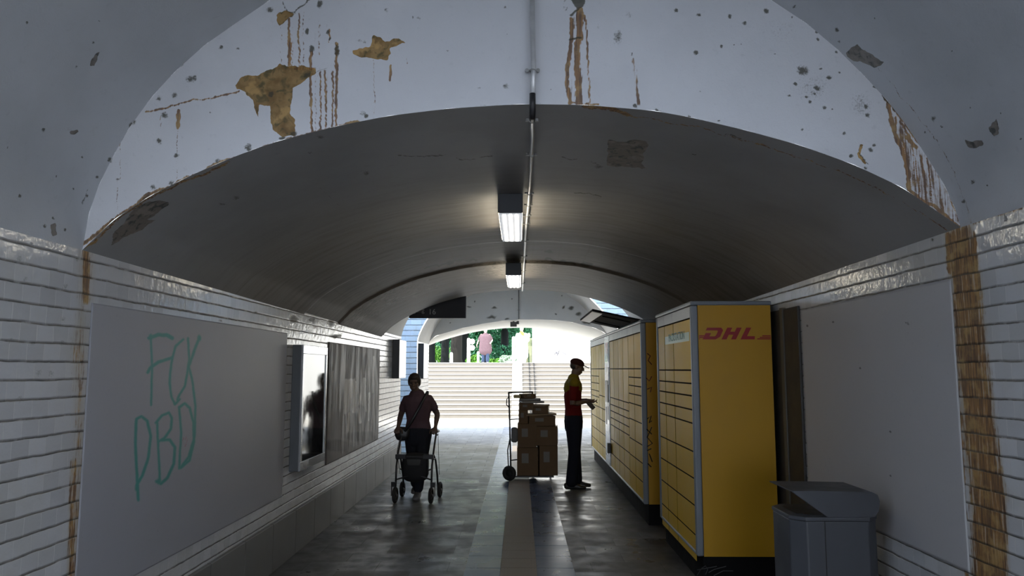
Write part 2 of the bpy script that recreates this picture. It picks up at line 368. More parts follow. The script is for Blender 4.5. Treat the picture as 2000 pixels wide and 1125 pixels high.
def stain_layers(t, col, bare_a, bare_b, drip=True, streak=0.0, vsv=None):
    a = t.t.nodes.new('ShaderNodeAttribute'); a.attribute_name = 'stain'
    sep = t.n('ShaderNodeSeparateColor', Color=a.outputs['Color']).outputs
    r, g, b = sep[0], sep[1], sep[2]
    n1 = t.noise(45, 5); n2 = t.noise(14, 5); nf = t.noise(120, 6, rough=.7)
    # bare plaster
    bm_ = t.mapr(t.math('ADD', b, t.math('MULTIPLY', t.math('SUBTRACT', n1, .5), .5)), .47, .53)
    bare = t.mix(t.mapr(n2, .35, .65), bare_a, bare_b)
    bare = t.mix(t.mapr(t.noise(22, 6, dist=1.), .50, .66, 0, .85), bare, (bare_a[0]*.26, bare_a[1]*.36, bare_a[2]*.4))
    bare = t.mix(t.mapr(t.noise(9, 4), .55, .62, 0, .6), bare, tuple(min(1, x*1.7) for x in bare_a))
    col = t.mix(bm_, col, bare)
    # rust
    vs = t.noise(1, 5, vsv or t.scale(t.co, (95, 95, 7)))
    rr = t.math('ADD', r, t.math('MULTIPLY', t.math('SUBTRACT', n1, .5), .35))
    gate = t.math('MINIMUM', t.math('MULTIPLY', r, 2.2), 1.)
    rr = t.math('ADD', rr, t.math('MULTIPLY', t.math('MULTIPLY', t.math('SUBTRACT', vs, .5), streak or 1.3), gate))
    rm = t.mapr(rr, .30, .58)
    rust = t.mix(t.mapr(vs, .35, .62), (.37, .175, .03), (.11, .045, .010))
    rust = t.mix(t.mapr(n2, .46, .68, 0, .6), rust, (.50, .32, .10))
    if streak: col = t.mix(t.mapr(r, .15, .5, 0, .40), col, (.42, .31, .14))
    col = t.mix(t.math('MULTIPLY', rm, .9), col, rust)
    # dark growth
    gm = t.mapr(t.math('ADD', t.math('MULTIPLY', nf, .55), t.math('MULTIPLY', g, .62)), .56, .76)
    grow = t.mix(n2, (.035, .035, .02), (.07, .06, .035))
    col = t.mix(t.math('MULTIPLY', gm, .88), col, grow)
    return col, bm_, gm, rm
def plaster(name, base, base2, bare_a, bare_b, rough=.6, form=False, bumpk=.25):
    t = NT(name)
    n = t.noise(1.3, 5)
    col = t.mix(t.mapr(n, .35, .65), base, base2)
    col = t.mix(t.mapr(t.noise(26, 4), .60, .78, 0, .35), col, tuple(x*.72 for x in base))
    fine = t.noise(210, 2)
    col = t.mix(t.mapr(fine, .68, .76, 0, .5), col, tuple(x*.55 for x in base))
    h = t.math('ADD', t.noise(9, 4), t.math('MULTIPLY', t.noise(120, 3), .25))
    if form:
        t.b.inputs['Specular IOR Level'].default_value = .22
        # block ring and cast lines of the vault
        xyz = t.n('ShaderNodeSeparateXYZ', Vector=t.co).outputs
        wob = t.math('MULTIPLY', t.math('SUBTRACT', t.noise(3, 3), .5), .12)
        y = t.math('ADD', xyz[1], wob)
        for yy, wd, k in ((7.05, .035, .75), (8.35, .05, .8), (5.3, .012, .35)):
            ln = t.mapr(t.math('ABSOLUTE', t.math('SUBTRACT', y, yy)), 0, wd, k, 0)
            col = t.mix(ln, col, (.05, .045, .04))
        inr = t.math('MULTIPLY', t.math('GREATER_THAN', y, 7.05), t.math('LESS_THAN', y, 8.35))
        jx = t.math('ABSOLUTE', t.math('SUBTRACT', t.math('FRACT', t.math('ADD', t.math('MULTIPLY', xyz[0], 3.6), t.math('MULTIPLY', wob, 2.))), .5))
        col = t.mix(t.math('MULTIPLY', inr, t.mapr(jx, 0, .06, .5, 0)), col, (.09, .08, .07))
        st = t.noise(1, 4, t.scale(t.co, (2.2, 14, 2)))
        warm = t.mapr(y, 3.8, 7, 0, 1)
        col = t.mix(t.math('MULTIPLY', warm, .85), col, (.165, .138, .112))
        col = t.mix(t.math('MULTIPLY', warm, t.mapr(st, .4, .7, 0, .5)), col, (.085, .068, .052))
        h = t.math('SUBTRACT', h, t.math('MULTIPLY', inr, .3))
    col, bm_, gm, rm = stain_layers(t, col, bare_a, bare_b)
    h = t.math('SUBTRACT', h, t.math('MULTIPLY', bm_, .8))
    t.bump(h, bumpk, .012)
    return t.out(col, rough)
def tiles(name, axes, base=(.55, .555, .565), rw=.11, rh=.080, off_z=0., stained=True, streak=1.8, rough=.13):
    t = NT(name)
    xyz = t.n('ShaderNodeSeparateXYZ', Vector=t.co).outputs
    wob = t.math('MULTIPLY', t.math('SUBTRACT', t.noise(7, 2), .5), .012)
    u = t.math('ADD', xyz[axes[0]], wob); v = t.math('ADD', t.math('ADD', xyz[2], off_z), wob)
    vec = t.n('ShaderNodeCombineXYZ', X=u, Y=v).outputs[0]
    br = t.n('ShaderNodeTexBrick', Vector=vec, Scale=1.0, Mortar_Size=.0034, Mortar_Smooth=.3, Brick_Width=rw, Row_Height=rh,
             Color1=(.0, .0, .0, 1), Color2=(1, 1, 1, 1), Mortar=(.5, .5, .5, 1))
    rnd = t.n('ShaderNodeSeparateColor', Color=br.outputs['Color']).outputs[0]
    tile = t.mix(rnd, tuple(x*.90 for x in base), tuple(min(1, x*1.07) for x in base))
    tile = t.mix(t.mapr(t.noise(2.5, 4), .45, .7, 0, .35), tile, tuple(x*k for x, k in zip(base, (.86, .83, .72))))
    fr = t.math('FRACT', t.math('DIVIDE', v, rh))
    groove = t.math('MAXIMUM', t.mapr(fr, .02, .15, 1, 0), t.mapr(fr, .965, 1., 0, 1))
    groove = t.math('MULTIPLY', groove, t.mapr(t.noise(12, 3), .25, .5, .45, 1))
    gcol = t.mix(t.mapr(t.noise(8, 3), .4, .6), (.05, .045, .035), (.16, .14, .11))
    col = t.mix(t.math('MULTIPLY', br.outputs['Fac'], .6), tile, (.66, .66, .64) if stained else (.45, .5, .55))
    if stained:
        row = t.math('FLOOR', t.math('DIVIDE', v, rh))
        vsv = t.n('ShaderNodeCombineXYZ', X=t.math('MULTIPLY', u, 85.), Y=t.math('MULTIPLY', row, 7.3), Z=t.math('MULTIPLY', v, 5.)).outputs[0]
        col, bm_, gm, rm = stain_layers(t, col, (.3, .26, .2), (.2, .18, .14), streak=streak, vsv=vsv)
    col = t.mix(t.math('MULTIPLY', groove, .85), col, gcol)
    h = t.math('SUBTRACT', t.math('MULTIPLY', t.noise(16, 3), .6), t.math('MULTIPLY', groove, 1.3))
    h = t.math('SUBTRACT', h, t.math('MULTIPLY', br.outputs['Fac'], .5))
    h = t.math('ADD', h, t.math('MULTIPLY', rnd, .25))
    if stained: h = t.math('SUBTRACT', h, t.math('MULTIPLY', gm, .5))
    t.bump(h, .45, .012)
    rg = t.mapr(t.noise(20, 3), .4, .7, rough, rough+.08)
    if stained: rg = t.math('ADD', rg, t.math('MULTIPLY', t.math('MAXIMUM', rm, gm), .4))
    rg = t.math('ADD', rg, t.math('MULTIPLY', groove, .5))
    return t.out(col, rg)
OCHRE = ((.36, .225, .085), (.20, .115, .038)); GREY = ((.16, .145, .125), (.22, .20, .18))
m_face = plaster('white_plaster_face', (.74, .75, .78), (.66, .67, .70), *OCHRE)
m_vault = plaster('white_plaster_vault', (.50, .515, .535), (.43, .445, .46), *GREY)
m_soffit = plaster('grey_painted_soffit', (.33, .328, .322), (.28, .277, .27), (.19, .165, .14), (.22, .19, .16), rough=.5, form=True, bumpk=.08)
m_wall = tiles('glazed_wall_tiles', (1,))
m_wellY = tiles('glazed_well_tiles', (0,), base=(.66, .80, .97), rw=.22, rh=.11, stained=False, rough=.35)  # blue of the sky light put into the tile colour
m_wellX = tiles('glazed_well_tiles_side', (1,), base=(.78, .84, .92), rw=.22, rh=.11, stained=False, rough=.35)
m_wall0 = M('pale_well_render', (.80, .84, .90), .7, var=.05)
m_white = M('cream_plaster', (.80, .77, .70), .7, var=.06)
m_vaultf = plaster('cream_plaster_vault', (.80, .77, .72), (.74, .71, .66), *GREY)
m_facef = plaster('white_plaster_far_face', (.82, .82, .80), (.76, .76, .74), (.30, .28, .20), (.22, .2, .14))
m_conc = M('concrete', (.42, .41, .39), .8, bump=.2)

def floor_mat():
    t = NT('dark_paving')
    xyz = t.n('ShaderNodeSeparateXYZ', Vector=t.co).outputs
    vec = t.n('ShaderNodeCombineXYZ', X=xyz[0], Y=xyz[1]).outputs[0]
    br = t.n('ShaderNodeTexBrick', Vector=vec, Scale=1.0, Mortar_Size=.004, Mortar_Smooth=.2, Brick_Width=.6, Row_Height=.3,
             Color1=(0, 0, 0, 1), Color2=(1, 1, 1, 1), Mortar=(.5, .5, .5, 1))
    rnd = t.n('ShaderNodeSeparateColor', Color=br.outputs['Color']).outputs[0]
    c = t.mix(rnd, (.045, .045, .05), (.10, .097, .097))
    c = t.mix(t.mapr(t.noise(2.2, 5), .4, .7, 0, .6), c, (.12, .115, .095))
    lit = t.mapr(xyz[1], 10.5, 13, 0, 1)      # daylight of the middle bay put into a paler olive slab colour
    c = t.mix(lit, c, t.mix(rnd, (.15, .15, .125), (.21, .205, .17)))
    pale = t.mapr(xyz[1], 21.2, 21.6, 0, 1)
    c = t.mix(t.mapr(xyz[1], 16.2, 17.2, 0, .8), c, t.mix(rnd, (.10, .125, .17), (.14, .165, .21)))  # bluish band: the sky's reflection put into the slab colour
    c = t.mix(pale, c, (.5, .48, .44))  # paler colour painted where the sunlit floor begins
    c = t.mix(br.outputs['Fac'], c, (.035, .035, .035))
    t.bump(t.math('SUBTRACT', t.math('MULTIPLY', t.noise(14, 4), .5), br.outputs['Fac']), .25, .006)
    rg = t.math('ADD', t.math('MULTIPLY', rnd, .22), t.mapr(t.noise(5, 4), .3, .7, .22, .42))
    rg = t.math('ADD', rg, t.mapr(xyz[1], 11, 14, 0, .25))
    return t.out(c, rg)
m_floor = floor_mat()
m_slab = M('blue_grey_slab', (.035, .065, .135), .3, var=.08, nscale=3)
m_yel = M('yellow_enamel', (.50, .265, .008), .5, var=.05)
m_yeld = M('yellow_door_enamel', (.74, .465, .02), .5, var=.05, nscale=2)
m_lgrey = M('grey_enamel', (.20, .22, .25), .35, var=.06)
m_pgrey = M('pale_grey_enamel', (.58, .58, .58), .35, var=.06)
m_dark = M('black_plinth', (.010, .010, .011), .8)
m_gap = M('dark_gap', (.022, .013, .006), .9)
m_steel = M('galvanised_steel', (.62, .62, .62), .35, .5, var=.2, nscale=20)
m_blackp = M('black_plastic', (.015, .015, .017), .4)
m_glass = M('display_glass', (.02, .022, .025), .04, var=0)
m_binc = M('anthracite_steel', (.052, .056, .066), .45, var=.1)
m_red = M('logo_red', (.30, .006, .012), .45)
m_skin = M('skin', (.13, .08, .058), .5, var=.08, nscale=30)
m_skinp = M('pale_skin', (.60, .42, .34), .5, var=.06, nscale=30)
m_eye = M('eye_dark', (.03, .02, .02), .2)
m_card = M('cardboard', (.17, .11, .065), .75, var=.12, nscale=9)
m_env = M('padded_envelope', (.28, .20, .12), .6, var=.1)
m_envw = M('white_mailer', (.35, .35, .35), .5, var=.06)
m_tape = M('parcel_tape', (.14, .09, .045), .25)

# ------------------------------------------------------------------ profiles
XI = [-2.05,-1.91,-1.75,-1.6,-1.43,-1.27,-1.14,-.87,-.62,-.33,0,.31,.64,.82,1.08,1.32,1.57,1.79,1.94,2.05]
ZI = [2.205,2.35,2.46,2.54,2.62,2.685,2.73,2.8,2.85,2.885,2.905,2.9,2.87,2.835,2.77,2.7,2.605,2.495,2.385,2.305]
XO = [-2.05,-2.03,-1.99,-1.93,-1.86,-1.76,-1.66,-1.52,-1.38,-1.2,-.95,-.6,0,.6,.95,1.2,1.38,1.52,1.64,1.74,1.83,1.92,1.99,2.03,2.05]
ZO = [2.205,2.38,2.52,2.66,2.80,2.95,3.07,3.205,3.31,3.44,3.57,3.67,3.74,3.67,3.56,3.43,3.30,3.17,3.04,2.92,2.79,2.63,2.5,2.39,2.305]
XF = [-2.05,-2.02,-1.97,-1.88,-1.78,-1.57,-1.34,-.99,-.5,0,.5,.99,1.34,1.57,1.72,1.85,1.96,2.02,2.05]
ZF = [2.205,2.34,2.45,2.62,2.76,2.98,3.17,3.40,3.56,3.62,3.56,3.39,3.15,2.92,2.75,2.6,2.46,2.37,2.305]
XE = [-2.05,-1.9,-1.6,-1.28,-.8,-.4,0,.4,.8,1.17,1.69,1.9,2.05]
ZE = [2.27,2.40,2.49,2.58,2.68,2.74,2.765,2.77,2.755,2.71,2.58,2.48,2.36]
Y0, Y1, Y2, Y3, Y4, YS = 3.42, 11.0, 16.8, 20.2, 25.4, 25.4
NB0 = -4.0
def zin(x, y): return np.interp(x, XI, ZI) - .08*np.clip((y-Y0)/(Y1-Y0), 0, 1)
def xz_profile(XP, ZP, n):
    XP, ZP = np.array(XP), np.array(ZP)
    L = np.concatenate([[0], np.cumsum(np.hypot(np.diff(XP), np.diff(ZP)))]); t = np.linspace(0, L[-1], n)
    x = np.interp(t, L, XP); z = np.interp(t, L, ZP)
    for _ in range(int(n/40)):      # soften the polyline
        x[1:-1] = (x[:-2]+2*x[1:-1]+x[2:])/4; z[1:-1] = (z[:-2]+2*z[1:-1]+z[2:])/4
    return x, z

# ------------------------------------------------------------------ shell: vaults
def ygrid(a, b, h): return np.linspace(a, b, max(2, int(round((b-a)/h))+1))
def vault(name, XP, ZP, ys, nx, m, ops=None, xr=None):
    x, z = xz_profile(XP, ZP, nx)
    if xr: k = (x >= xr[0]) & (x <= xr[1]); x, z = x[k], z[k]
    P = np.zeros((len(x), len(ys), 3)); P[..., 0] = x[:, None]; P[..., 1] = ys[None]; P[..., 2] = z[:, None]
    st = np.zeros(P.shape[:2]+(4,))
    if ops: px, py = proj(P); st = paint(px, py, ops)
    return grid(name, P, m, st, 'structure')
# tunnel soffit
xs, _z = xz_profile(XI, ZI, 300)
ys = np.concatenate([ygrid(Y0, 5.2, .014)[:-1], ygrid(5.2, Y1, .035)])
P = np.zeros((len(xs), len(ys), 3)); P[..., 0] = xs[:, None]; P[..., 1] = ys
P[..., 2] = _z[:, None] - .08*np.clip((ys-Y0)/(Y1-Y0), 0, 1) + .022*((ys > 7.05) & (ys < 8.35))
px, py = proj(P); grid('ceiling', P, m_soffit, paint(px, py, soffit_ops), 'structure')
# wide bays, with the gaps of the light wells left open at the sides
WX = 1.2
def bay(XP, ZP, ya, yb, well, ops, fine, m_vault, WTOP):
    vault('ceiling', XP, ZP, ygrid(ya, well[0], .2), 120, m_vault)
    ysx = ygrid(well[1], yb, .0062 if fine else .05)
    vault('ceiling', XP, ZP, ysx, 880 if fine else 160, m_vault, ops)
    vault('ceiling', XP, ZP, ygrid(*well, .2), 200, m_vault, None, (-WX, WX))
    x, z = xz_profile(XP, ZP, 200)
    for s in (-1, 1):
        sel = (x*s >= WX); xx, zz = x[sel], z[sel]
        pts = sorted(zip(xx*s, zz))           # from the inner edge outwards
        for yy in well:
            bm = B(); sx = [(WX+.012, pts[0][1]+.014)]+[(a_+.012, b_+.014) for a_, b_ in pts[::4]]+[(2.062, pts[-1][1])]
            for (a_, b_), (c_, d_) in zip(sx, sx[1:]):
                if c_-a_ < 1e-4: continue
                bm.faces.new([bm.verts.new(p) for p in ((s*a_, yy, b_), (s*c_, yy, d_), (s*c_, yy, WTOP), (s*a_, yy, WTOP))])
            bm.faces.new([bm.verts.new(p) for p in ((s*2.062, yy, 0), (s*3.0, yy, 0), (s*3.0, yy, WTOP), (s*2.062, yy, WTOP))])
            bmesh.ops.remove_doubles(bm, verts=bm.verts, dist=.0005)
            struct('wall_'+('left' if s < 0 else 'right'), bm, m_wall0 if fine else m_wellY)
        bm = B(); box(bm, s*3.0, s*3.12, well[0]-.12, well[1]+.12, 0, WTOP); struct('wall_'+('left' if s < 0 else 'right'), bm, m_wall0 if fine else m_wellX)
        zt = float(np.interp(s*WX, XP, ZP))
        bm = B(); box(bm, s*(WX-.12), s*WX, well[0]-.12, well[1]+.12, zt+.01, WTOP); struct('wall_'+('left' if s < 0 else 'right'), bm, m_wellX)
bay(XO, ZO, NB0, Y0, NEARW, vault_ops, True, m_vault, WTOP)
bay(XF, ZF, Y1, Y2, FARW, None, False, m_vaultf, 5.0)
# crescent faces between a wide bay and the lower arch
def face(name, XP, ZP, inner, y, n, nv, m, ops):
    x1, z1 = xz_profile(XP, ZP, n); x0, z0 = xz_profile(*inner, n)
    t = np.linspace(0, 1, nv)
    P = np.zeros((n, nv, 3))
    P[..., 0] = x0[:, None]*(1-t)+x1[:, None]*t; P[..., 2] = z0[:, None]*(1-t)+z1[:, None]*t; P[..., 1] = y
    px, py = proj(P)
    return grid(name, P, m, paint(px, py, ops) if ops else np.zeros((n, nv, 4)), 'structure')
face('wall_front', XO, ZO, (XI, ZI), Y0, 760, 170, m_face, face_ops)
far_ops = []
for c, a, b in (((1130,615),9,7),((1145,628),14,8),((1100,600),6,4),((965,602),10,4),((927,590),4,4),((960,618),14,5),((1000,583),3,3),((1098,580),3,3),((880,628),3,2),((1115,602),10,5),((1150,640),8,6),((1085,612),4,3),((990,622),10,3),((915,600),8,3)):
    A(G_, 'g', [c], a, b, .8, to=far_ops)
face('wall_back', XF, ZF, (XE, ZE), Y2, 300, 50, m_facef, far_ops)
face('wall_back', XF, ZF, (XI, list(np.array(ZI)-.08)), Y1, 160, 8, m_face, None)
face('wall_back', XO, ZO, (XI, ZI), NB0, 160, 8, m_face, None)
vault('ceiling', XI, ZI, ygrid(-11, NB0, .5), 80, m_soffit)
# exit arch, flaring outwards
x0, z0 = xz_profile(XE, ZE, 80); x1 = np.linspace(-2.6, 2.6, 80); z1 = 2.77-.078*x1**2+0*x1
t = np.linspace(0, 1, 8); P = np.zeros((80, 8, 3))
P[..., 0] = x0[:, None]*(1-t)+x1[:, None]*t; P[..., 2] = z0[:, None]*(1-t)+z1[:, None]*t; P[..., 1] = Y2+(Y3-Y2)*t
grid('ceiling', P, m_white, None, 'structure')
bm = B(); TZ = 3.3
for i in range(len(x1)-1):
    xa_, xb_ = float(x1[i]), float(x1[i+1])
    bm.faces.new([bm.verts.new(p) for p in ((xa_, Y3, float(z1[i])), (xb_, Y3, float(z1[i+1])), (xb_, Y3, TZ), (xa_, Y3, TZ))])
for s in (-1, 1): bm.faces.new([bm.verts.new(p) for p in ((s*2.6, Y3, 0), (s*5, Y3, 0), (s*5, Y3, TZ), (s*2.6, Y3, TZ))])
bmesh.ops.remove_doubles(bm, verts=bm.verts, dist=.001)
struct('wall_outside', bm, m_white)

# ------------------------------------------------------------------ shell: side walls
def side_wall(s, ya, yb, fine=None):
    X = 2.05*s; zt = 2.205 if s < 0 else 2.305
    if fine: ysx = np.concatenate([ygrid(ya, fine[0], .1)[:-1], ygrid(fine[0], fine[1], .010)[:-1], ygrid(fine[1], yb, .03)])
    else: ysx = ygrid(ya, yb, .25)
    zs = ygrid(0, zt, .016 if fine else .25)
    P = np.zeros((len(ysx), len(zs), 3)); P[..., 0] = X; P[..., 1] = ysx[:, None]; P[..., 2] = zs
    px, py = proj(P)
    grid('wall_'+('left' if s < 0 else 'right'), P, m_wall, paint(px, py, wall_ops) if fine else np.zeros(P.shape[:2]+(4,)), 'structure', smooth=False)
for s in (-1, 1):
    side_wall(s, -11, NEARW[0]); side_wall(s, NEARW[1], FARW[0], (2.6, 3.75)); side_wall(s, FARW[1], Y2)
    bm = B(); v = [bm.verts.new(p) for p in ((2.05*s, Y2, 0), (2.6*s, Y3, 0), (2.6*s, Y3, float(z1[-1])), (2.05*s, Y2, 2.27 if s < 0 else 2.36))]
    bm.faces.new(v); struct('wall_'+('left' if s < 0 else 'right'), bm, m_white)
    n = 'left' if s < 0 else 'right'
    m_skirt = M('skirting_stone', (.17, .165, .16), .45, var=.15, nscale=3)
    for a, b in ((-4, NEARW[0]), (NEARW[1], FARW[0]), (FARW[1], Y2)):
        bm = B(); y = a
        while y < b-.05:
            e = min(y+.62, b); box(bm, s*2.018, s*2.05, y+.002, e-.002, 0, .385); y = e
        bev(struct('baseboard_'+n, bm, m_skirt), .004)

# ------------------------------------------------------------------ floor
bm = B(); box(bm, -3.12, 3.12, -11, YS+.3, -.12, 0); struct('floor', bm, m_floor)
bm = B()
for s in (-1, 1):
    y = 1.6
    while y < 21.4:
        x0_, x1_ = (-.455, -.162) if s < 0 else (.140, .448)
        box(bm, x0_, x1_, y+.003, y+.397, 0, .003); y += .4
bev(struct('trim_1', bm, m_slab), .0015, 1)
m_rib = M('ribbed_tactile_slab', (.23, .185, .145), .55, var=.25, nscale=8)
bm = B(); y = 1.6
while y < 21.4:
    box(bm, -.160, .138, y+.002, y+.298, 0, .003)
    for i in range(11):
        xr = -.150+i*.0274; box(bm, xr, xr+.014, y+.002, y+.298, .003, .008)
    y += .3
struct('trim_2', bm, m_rib)

# ------------------------------------------------------------------ wall panels
def panel_mat(name, col, rough=.4, graffiti=None):
    t = NT(name); n = t.noise(1.5, 4)
    c = t.mix(n, tuple(x*.92 for x in col), col)
    c = t.mix(t.mapr(t.noise(60, 3), .66, .74, 0, .3), c, tuple(x*.6 for x in col))
    if graffiti:
        a = t.t.nodes.new('ShaderNodeAttribute'); a.attribute_name = 'stain'
        sp = t.n('ShaderNodeSeparateColor', Color=a.outputs['Color']).outputs
        c = t.mix(t.math('MULTIPLY', t.mapr(sp[0], .1, .75), .85), c, graffiti)
        c = t.mix(t.math('MULTIPLY', t.mapr(sp[1], .35, .7), .8), c, (.05, .04, .045))
        c = t.mix(t.math('MULTIPLY', t.mapr(sp[2], .35, .7), .8), c, (.35, .12, .14))
    t.bump(t.noise(35, 3), .06, .005)
    return t.out(c, rough)
g_ops = []
GR = dict(s=1.552, ox=0, oy=400, to=g_ops)
strokes = [([(458,608),(461,500),(457,402)],1.6),([(452,404),(480,393),(505,395),(522,404)],3.2),([(448,508),(455,495),(480,477),(520,464)],2.6),
 ([(556,408),(532,428),(519,480),(514,540),(520,585),(530,606),(545,590)],1.8),([(570,405),(574,470),(560,550),(545,575),(538,590)],1.8),([(604,405),(590,440),(572,490)],2.2),
 ([(572,490),(584,540),(592,610),(590,700),(572,765),(548,795)],1.8),
 ([(413,650),(410,720),(414,800),(419,895)],2.4),([(413,650),(428,642),(446,655),(457,700),(450,765),(432,820),(414,850)],2.3),
 ([(476,655),(480,740),(485,838)],1.8),([(472,662),(492,638),(512,630),(521,645),(518,680),(498,708),(484,716)],2.0),([(490,714),(515,712),(530,735),(527,785),(508,828),(488,846),(474,838)],2.4),
 ([(543,612),(549,690),(543,800)],1.8),([(543,614),(560,602),(575,615),(586,660),(588,720),(574,775),(548,798)],2.0)]
for pts, wd in strokes: A(0, 's', pts, wd*1.05, 2.8, 1, **GR)
for c in ((457,400),(415,860),(482,838),(604,405)): A(0, 'g', [c], 4.5, 7, .9, **GR)
A(2, 's', [(560,712),(565,704),(568,712),(561,735),(553,716),(556,706),(561,714)], .6, 1.2, 1, **GR)
mk_ops = []
for c in ((150,367),(228,355),(310,494),(455,360),(402,687),(402,822)): A(1, 'g', [c], 3, 3, 1, s=1.552, ox=1480, oy=400, to=mk_ops)
A(1, 's', [(447,357),(457,362),(467,358)], .8, 1.2, 1, s=1.552, ox=1480, oy=400, to=mk_ops)
def wall_panel(s, ya, yb, za, zb, m, ops, label, h=.009, th=.006):
    ysx = ygrid(ya, yb, h); zs = ygrid(za, zb, h)
    P = np.zeros((len(ysx), len(zs), 3)); P[..., 0] = s*(2.05-th); P[..., 1] = ysx[:, None]; P[..., 2] = zs
    px, py = proj(P)
    o = grid('wall_panel', P, m, paint(px, py, ops, .25), smooth=False)
    md = o.modifiers.new('solid', 'SOLIDIFY'); md.thickness = th-.0005; md.offset = 1 if s > 0 else -1
    return tag(o, label, 'wall panel')
wall_panel(-1, 3.52, 6.52, .56, 1.965, panel_mat('grey_panel_left', (.36, .365, .395), .5, (.004, .27, .22)), g_ops, 'grey blank wall panel with sprayed turquoise graffiti letters')
wall_panel(1, 3.52, 5.40, .73, 2.075, panel_mat('white_panel_right', (.46, .455, .465), .5, (.1, .1, .1)), mk_ops, 'plain whitish wall panel beside the rust stained tiles, behind the litter bin', .012)
bm = B(); box(bm, 2.028, 2.046, 5.43, 7.9, .55, 2.11)
t_ = thing('notice_board', 'dark grey board on the tiled wall behind the nearer yellow locker', 'board')
bev(obj('board', bm, M('dark_board', (.035, .033, .032), .5), t_), .003)
bm = B(); box(bm, 2.018, 2.046, 5.72, 5.78, .55, 2.12); obj('batten', bm, M('batten', (.09, .085, .07), .5), t_)

# smeared poster wall on the left
def poster_mat():
    t = NT('weathered_poster')
    big = t.noise(1, 4, t.scale(t.co, (1, 2.2, .9)), dist=.8); st = t.noise(1, 5, t.scale(t.co, (1, 11, 1.5)))
    c = t.mix(t.mapr(big, .35, .65), (.075, .062, .055), (.15, .13, .12))
    c = t.mix(t.mapr(st, .45, .68, 0, .55), c, (.24, .22, .205))
    a = t.t.nodes.new('ShaderNodeAttribute'); a.attribute_name = 'stain'
    sp = t.n('ShaderNodeSeparateColor', Color=a.outputs['Color']).outputs
    k = t.math('MULTIPLY', t.mapr(t.math('ADD', sp[0], t.math('MULTIPLY', t.math('SUBTRACT', st, .5), .8)), .4, .75), .8)
    c = t.mix(k, c, (.62, .60, .57))
    d = t.math('MULTIPLY', t.mapr(t.math('ADD', sp[1], t.math('MULTIPLY', t.math('SUBTRACT', big, .5), .5)), .4, .7), .7)
    c = t.mix(d, c, (.045, .035, .03))
    t.bump(st, .2, .005)
    return t.out(c, t.mapr(st, .4, .6, .5, .7))
p_ops = []; PO = dict(s=2.8125, ox=540, oy=540, to=p_ops)
for pts, wd in (([(382,570),(378,750)],5),([(410,570),(425,740)],7),([(435,580),(432,730)],4),([(455,700),(470,620),(480,560)],4),([(485,560),(490,740)],4),([(310,520),(300,700)],2),([(535,440),(530,640)],3),([(510,640),(505,790)],3),([(400,750),(390,850)],4),([(450,730),(460,800)],5)):
    A(0, 's', pts, wd/1.6, 3, 1, **PO)
A(0, 'p', [(372,560),(440,552),(440,735),(372,758)], 0, 4, .62, **PO); A(0, 'p', [(448,650),(478,560),(500,560),(500,740),(452,705)], 0, 4, .6, **PO)
A(0, 'g', [(420,740)], 40, 26, .45, **PO)
for c, a, b in (((300,430),7,20),((385,420),8,26),((492,475),8,22),((295,640),6,50),((470,880),50,14),((340,930),40,16)): A(1, 'g', [c], a, b, .9, **PO)
wall_panel(-1, 7.95, 10.85, .645, 1.94, poster_mat(), p_ops, 'weathered brown poster wall with torn pale paper streaks, left of the walking frame', .012, .012)

# display cases
def display_case(ya, yb, za, zb, d, label, fw=.05, art=None):
    t = thing('display_case', label, 'display case', (-2.05, ya, za))
    L, H = yb-ya, zb-za
    bm = B(); box(bm, 0, d-.02, 0, L, 0, H); bev(obj('housing', bm, M('case_housing', (.10, .11, .12), .4), t), .005)
    bm = B()
    for a, b, c, e in ((0, L, 0, fw*1.6), (0, L, H-fw*1.6, H), (0, fw, fw*1.6, H-fw*1.6), (L-fw, L, fw*1.6, H-fw*1.6)): box(bm, d-.02, d, a, b, c, e)
    bev(obj('frame', bm, M('case_frame', (.42, .43, .44), .22, .6), t, label='brushed grey metal frame'), .003)
    bm = B(); box(bm, d-.02, d-.008, fw, L-fw, fw*1.6, H-fw*1.6); obj('glass_pane', bm, m_glass, t, label='dark reflecting pane')
    return t
display_case(6.70, 7.55, .745, 1.87, .10, 'tall grey framed glass display case on the tiled wall')
m_glow = M('glow_sheet', (.8, .8, .78), .15, var=.02, emit=(1, .99, .95, 1.3))  # glow added to whiten the fronts, for the exit's reflection in their glass
for ya, yb, za, zb, lb in ((12.0, 12.62, 1.50, 2.13, 'small dark display case with a white front, nearer of two high on the wall'),
                           (15.05, 15.6, 1.46, 2.17, 'small dark display case with a white front, by the jamb at the stairs')):
    t = thing('display_case', lb, 'display case', (-2.05, ya, za)); L, H = yb-ya, zb-za
    bm = B(); box(bm, 0, .11, 0, L, 0, H); bev(obj('housing', bm, m_blackp, t), .004)
    bm = B(); box(bm, .11, .122, .01, L-.01, .01, H-.01); obj('front_sheet', bm, m_glow, t, label='white front sheet with an added glow')

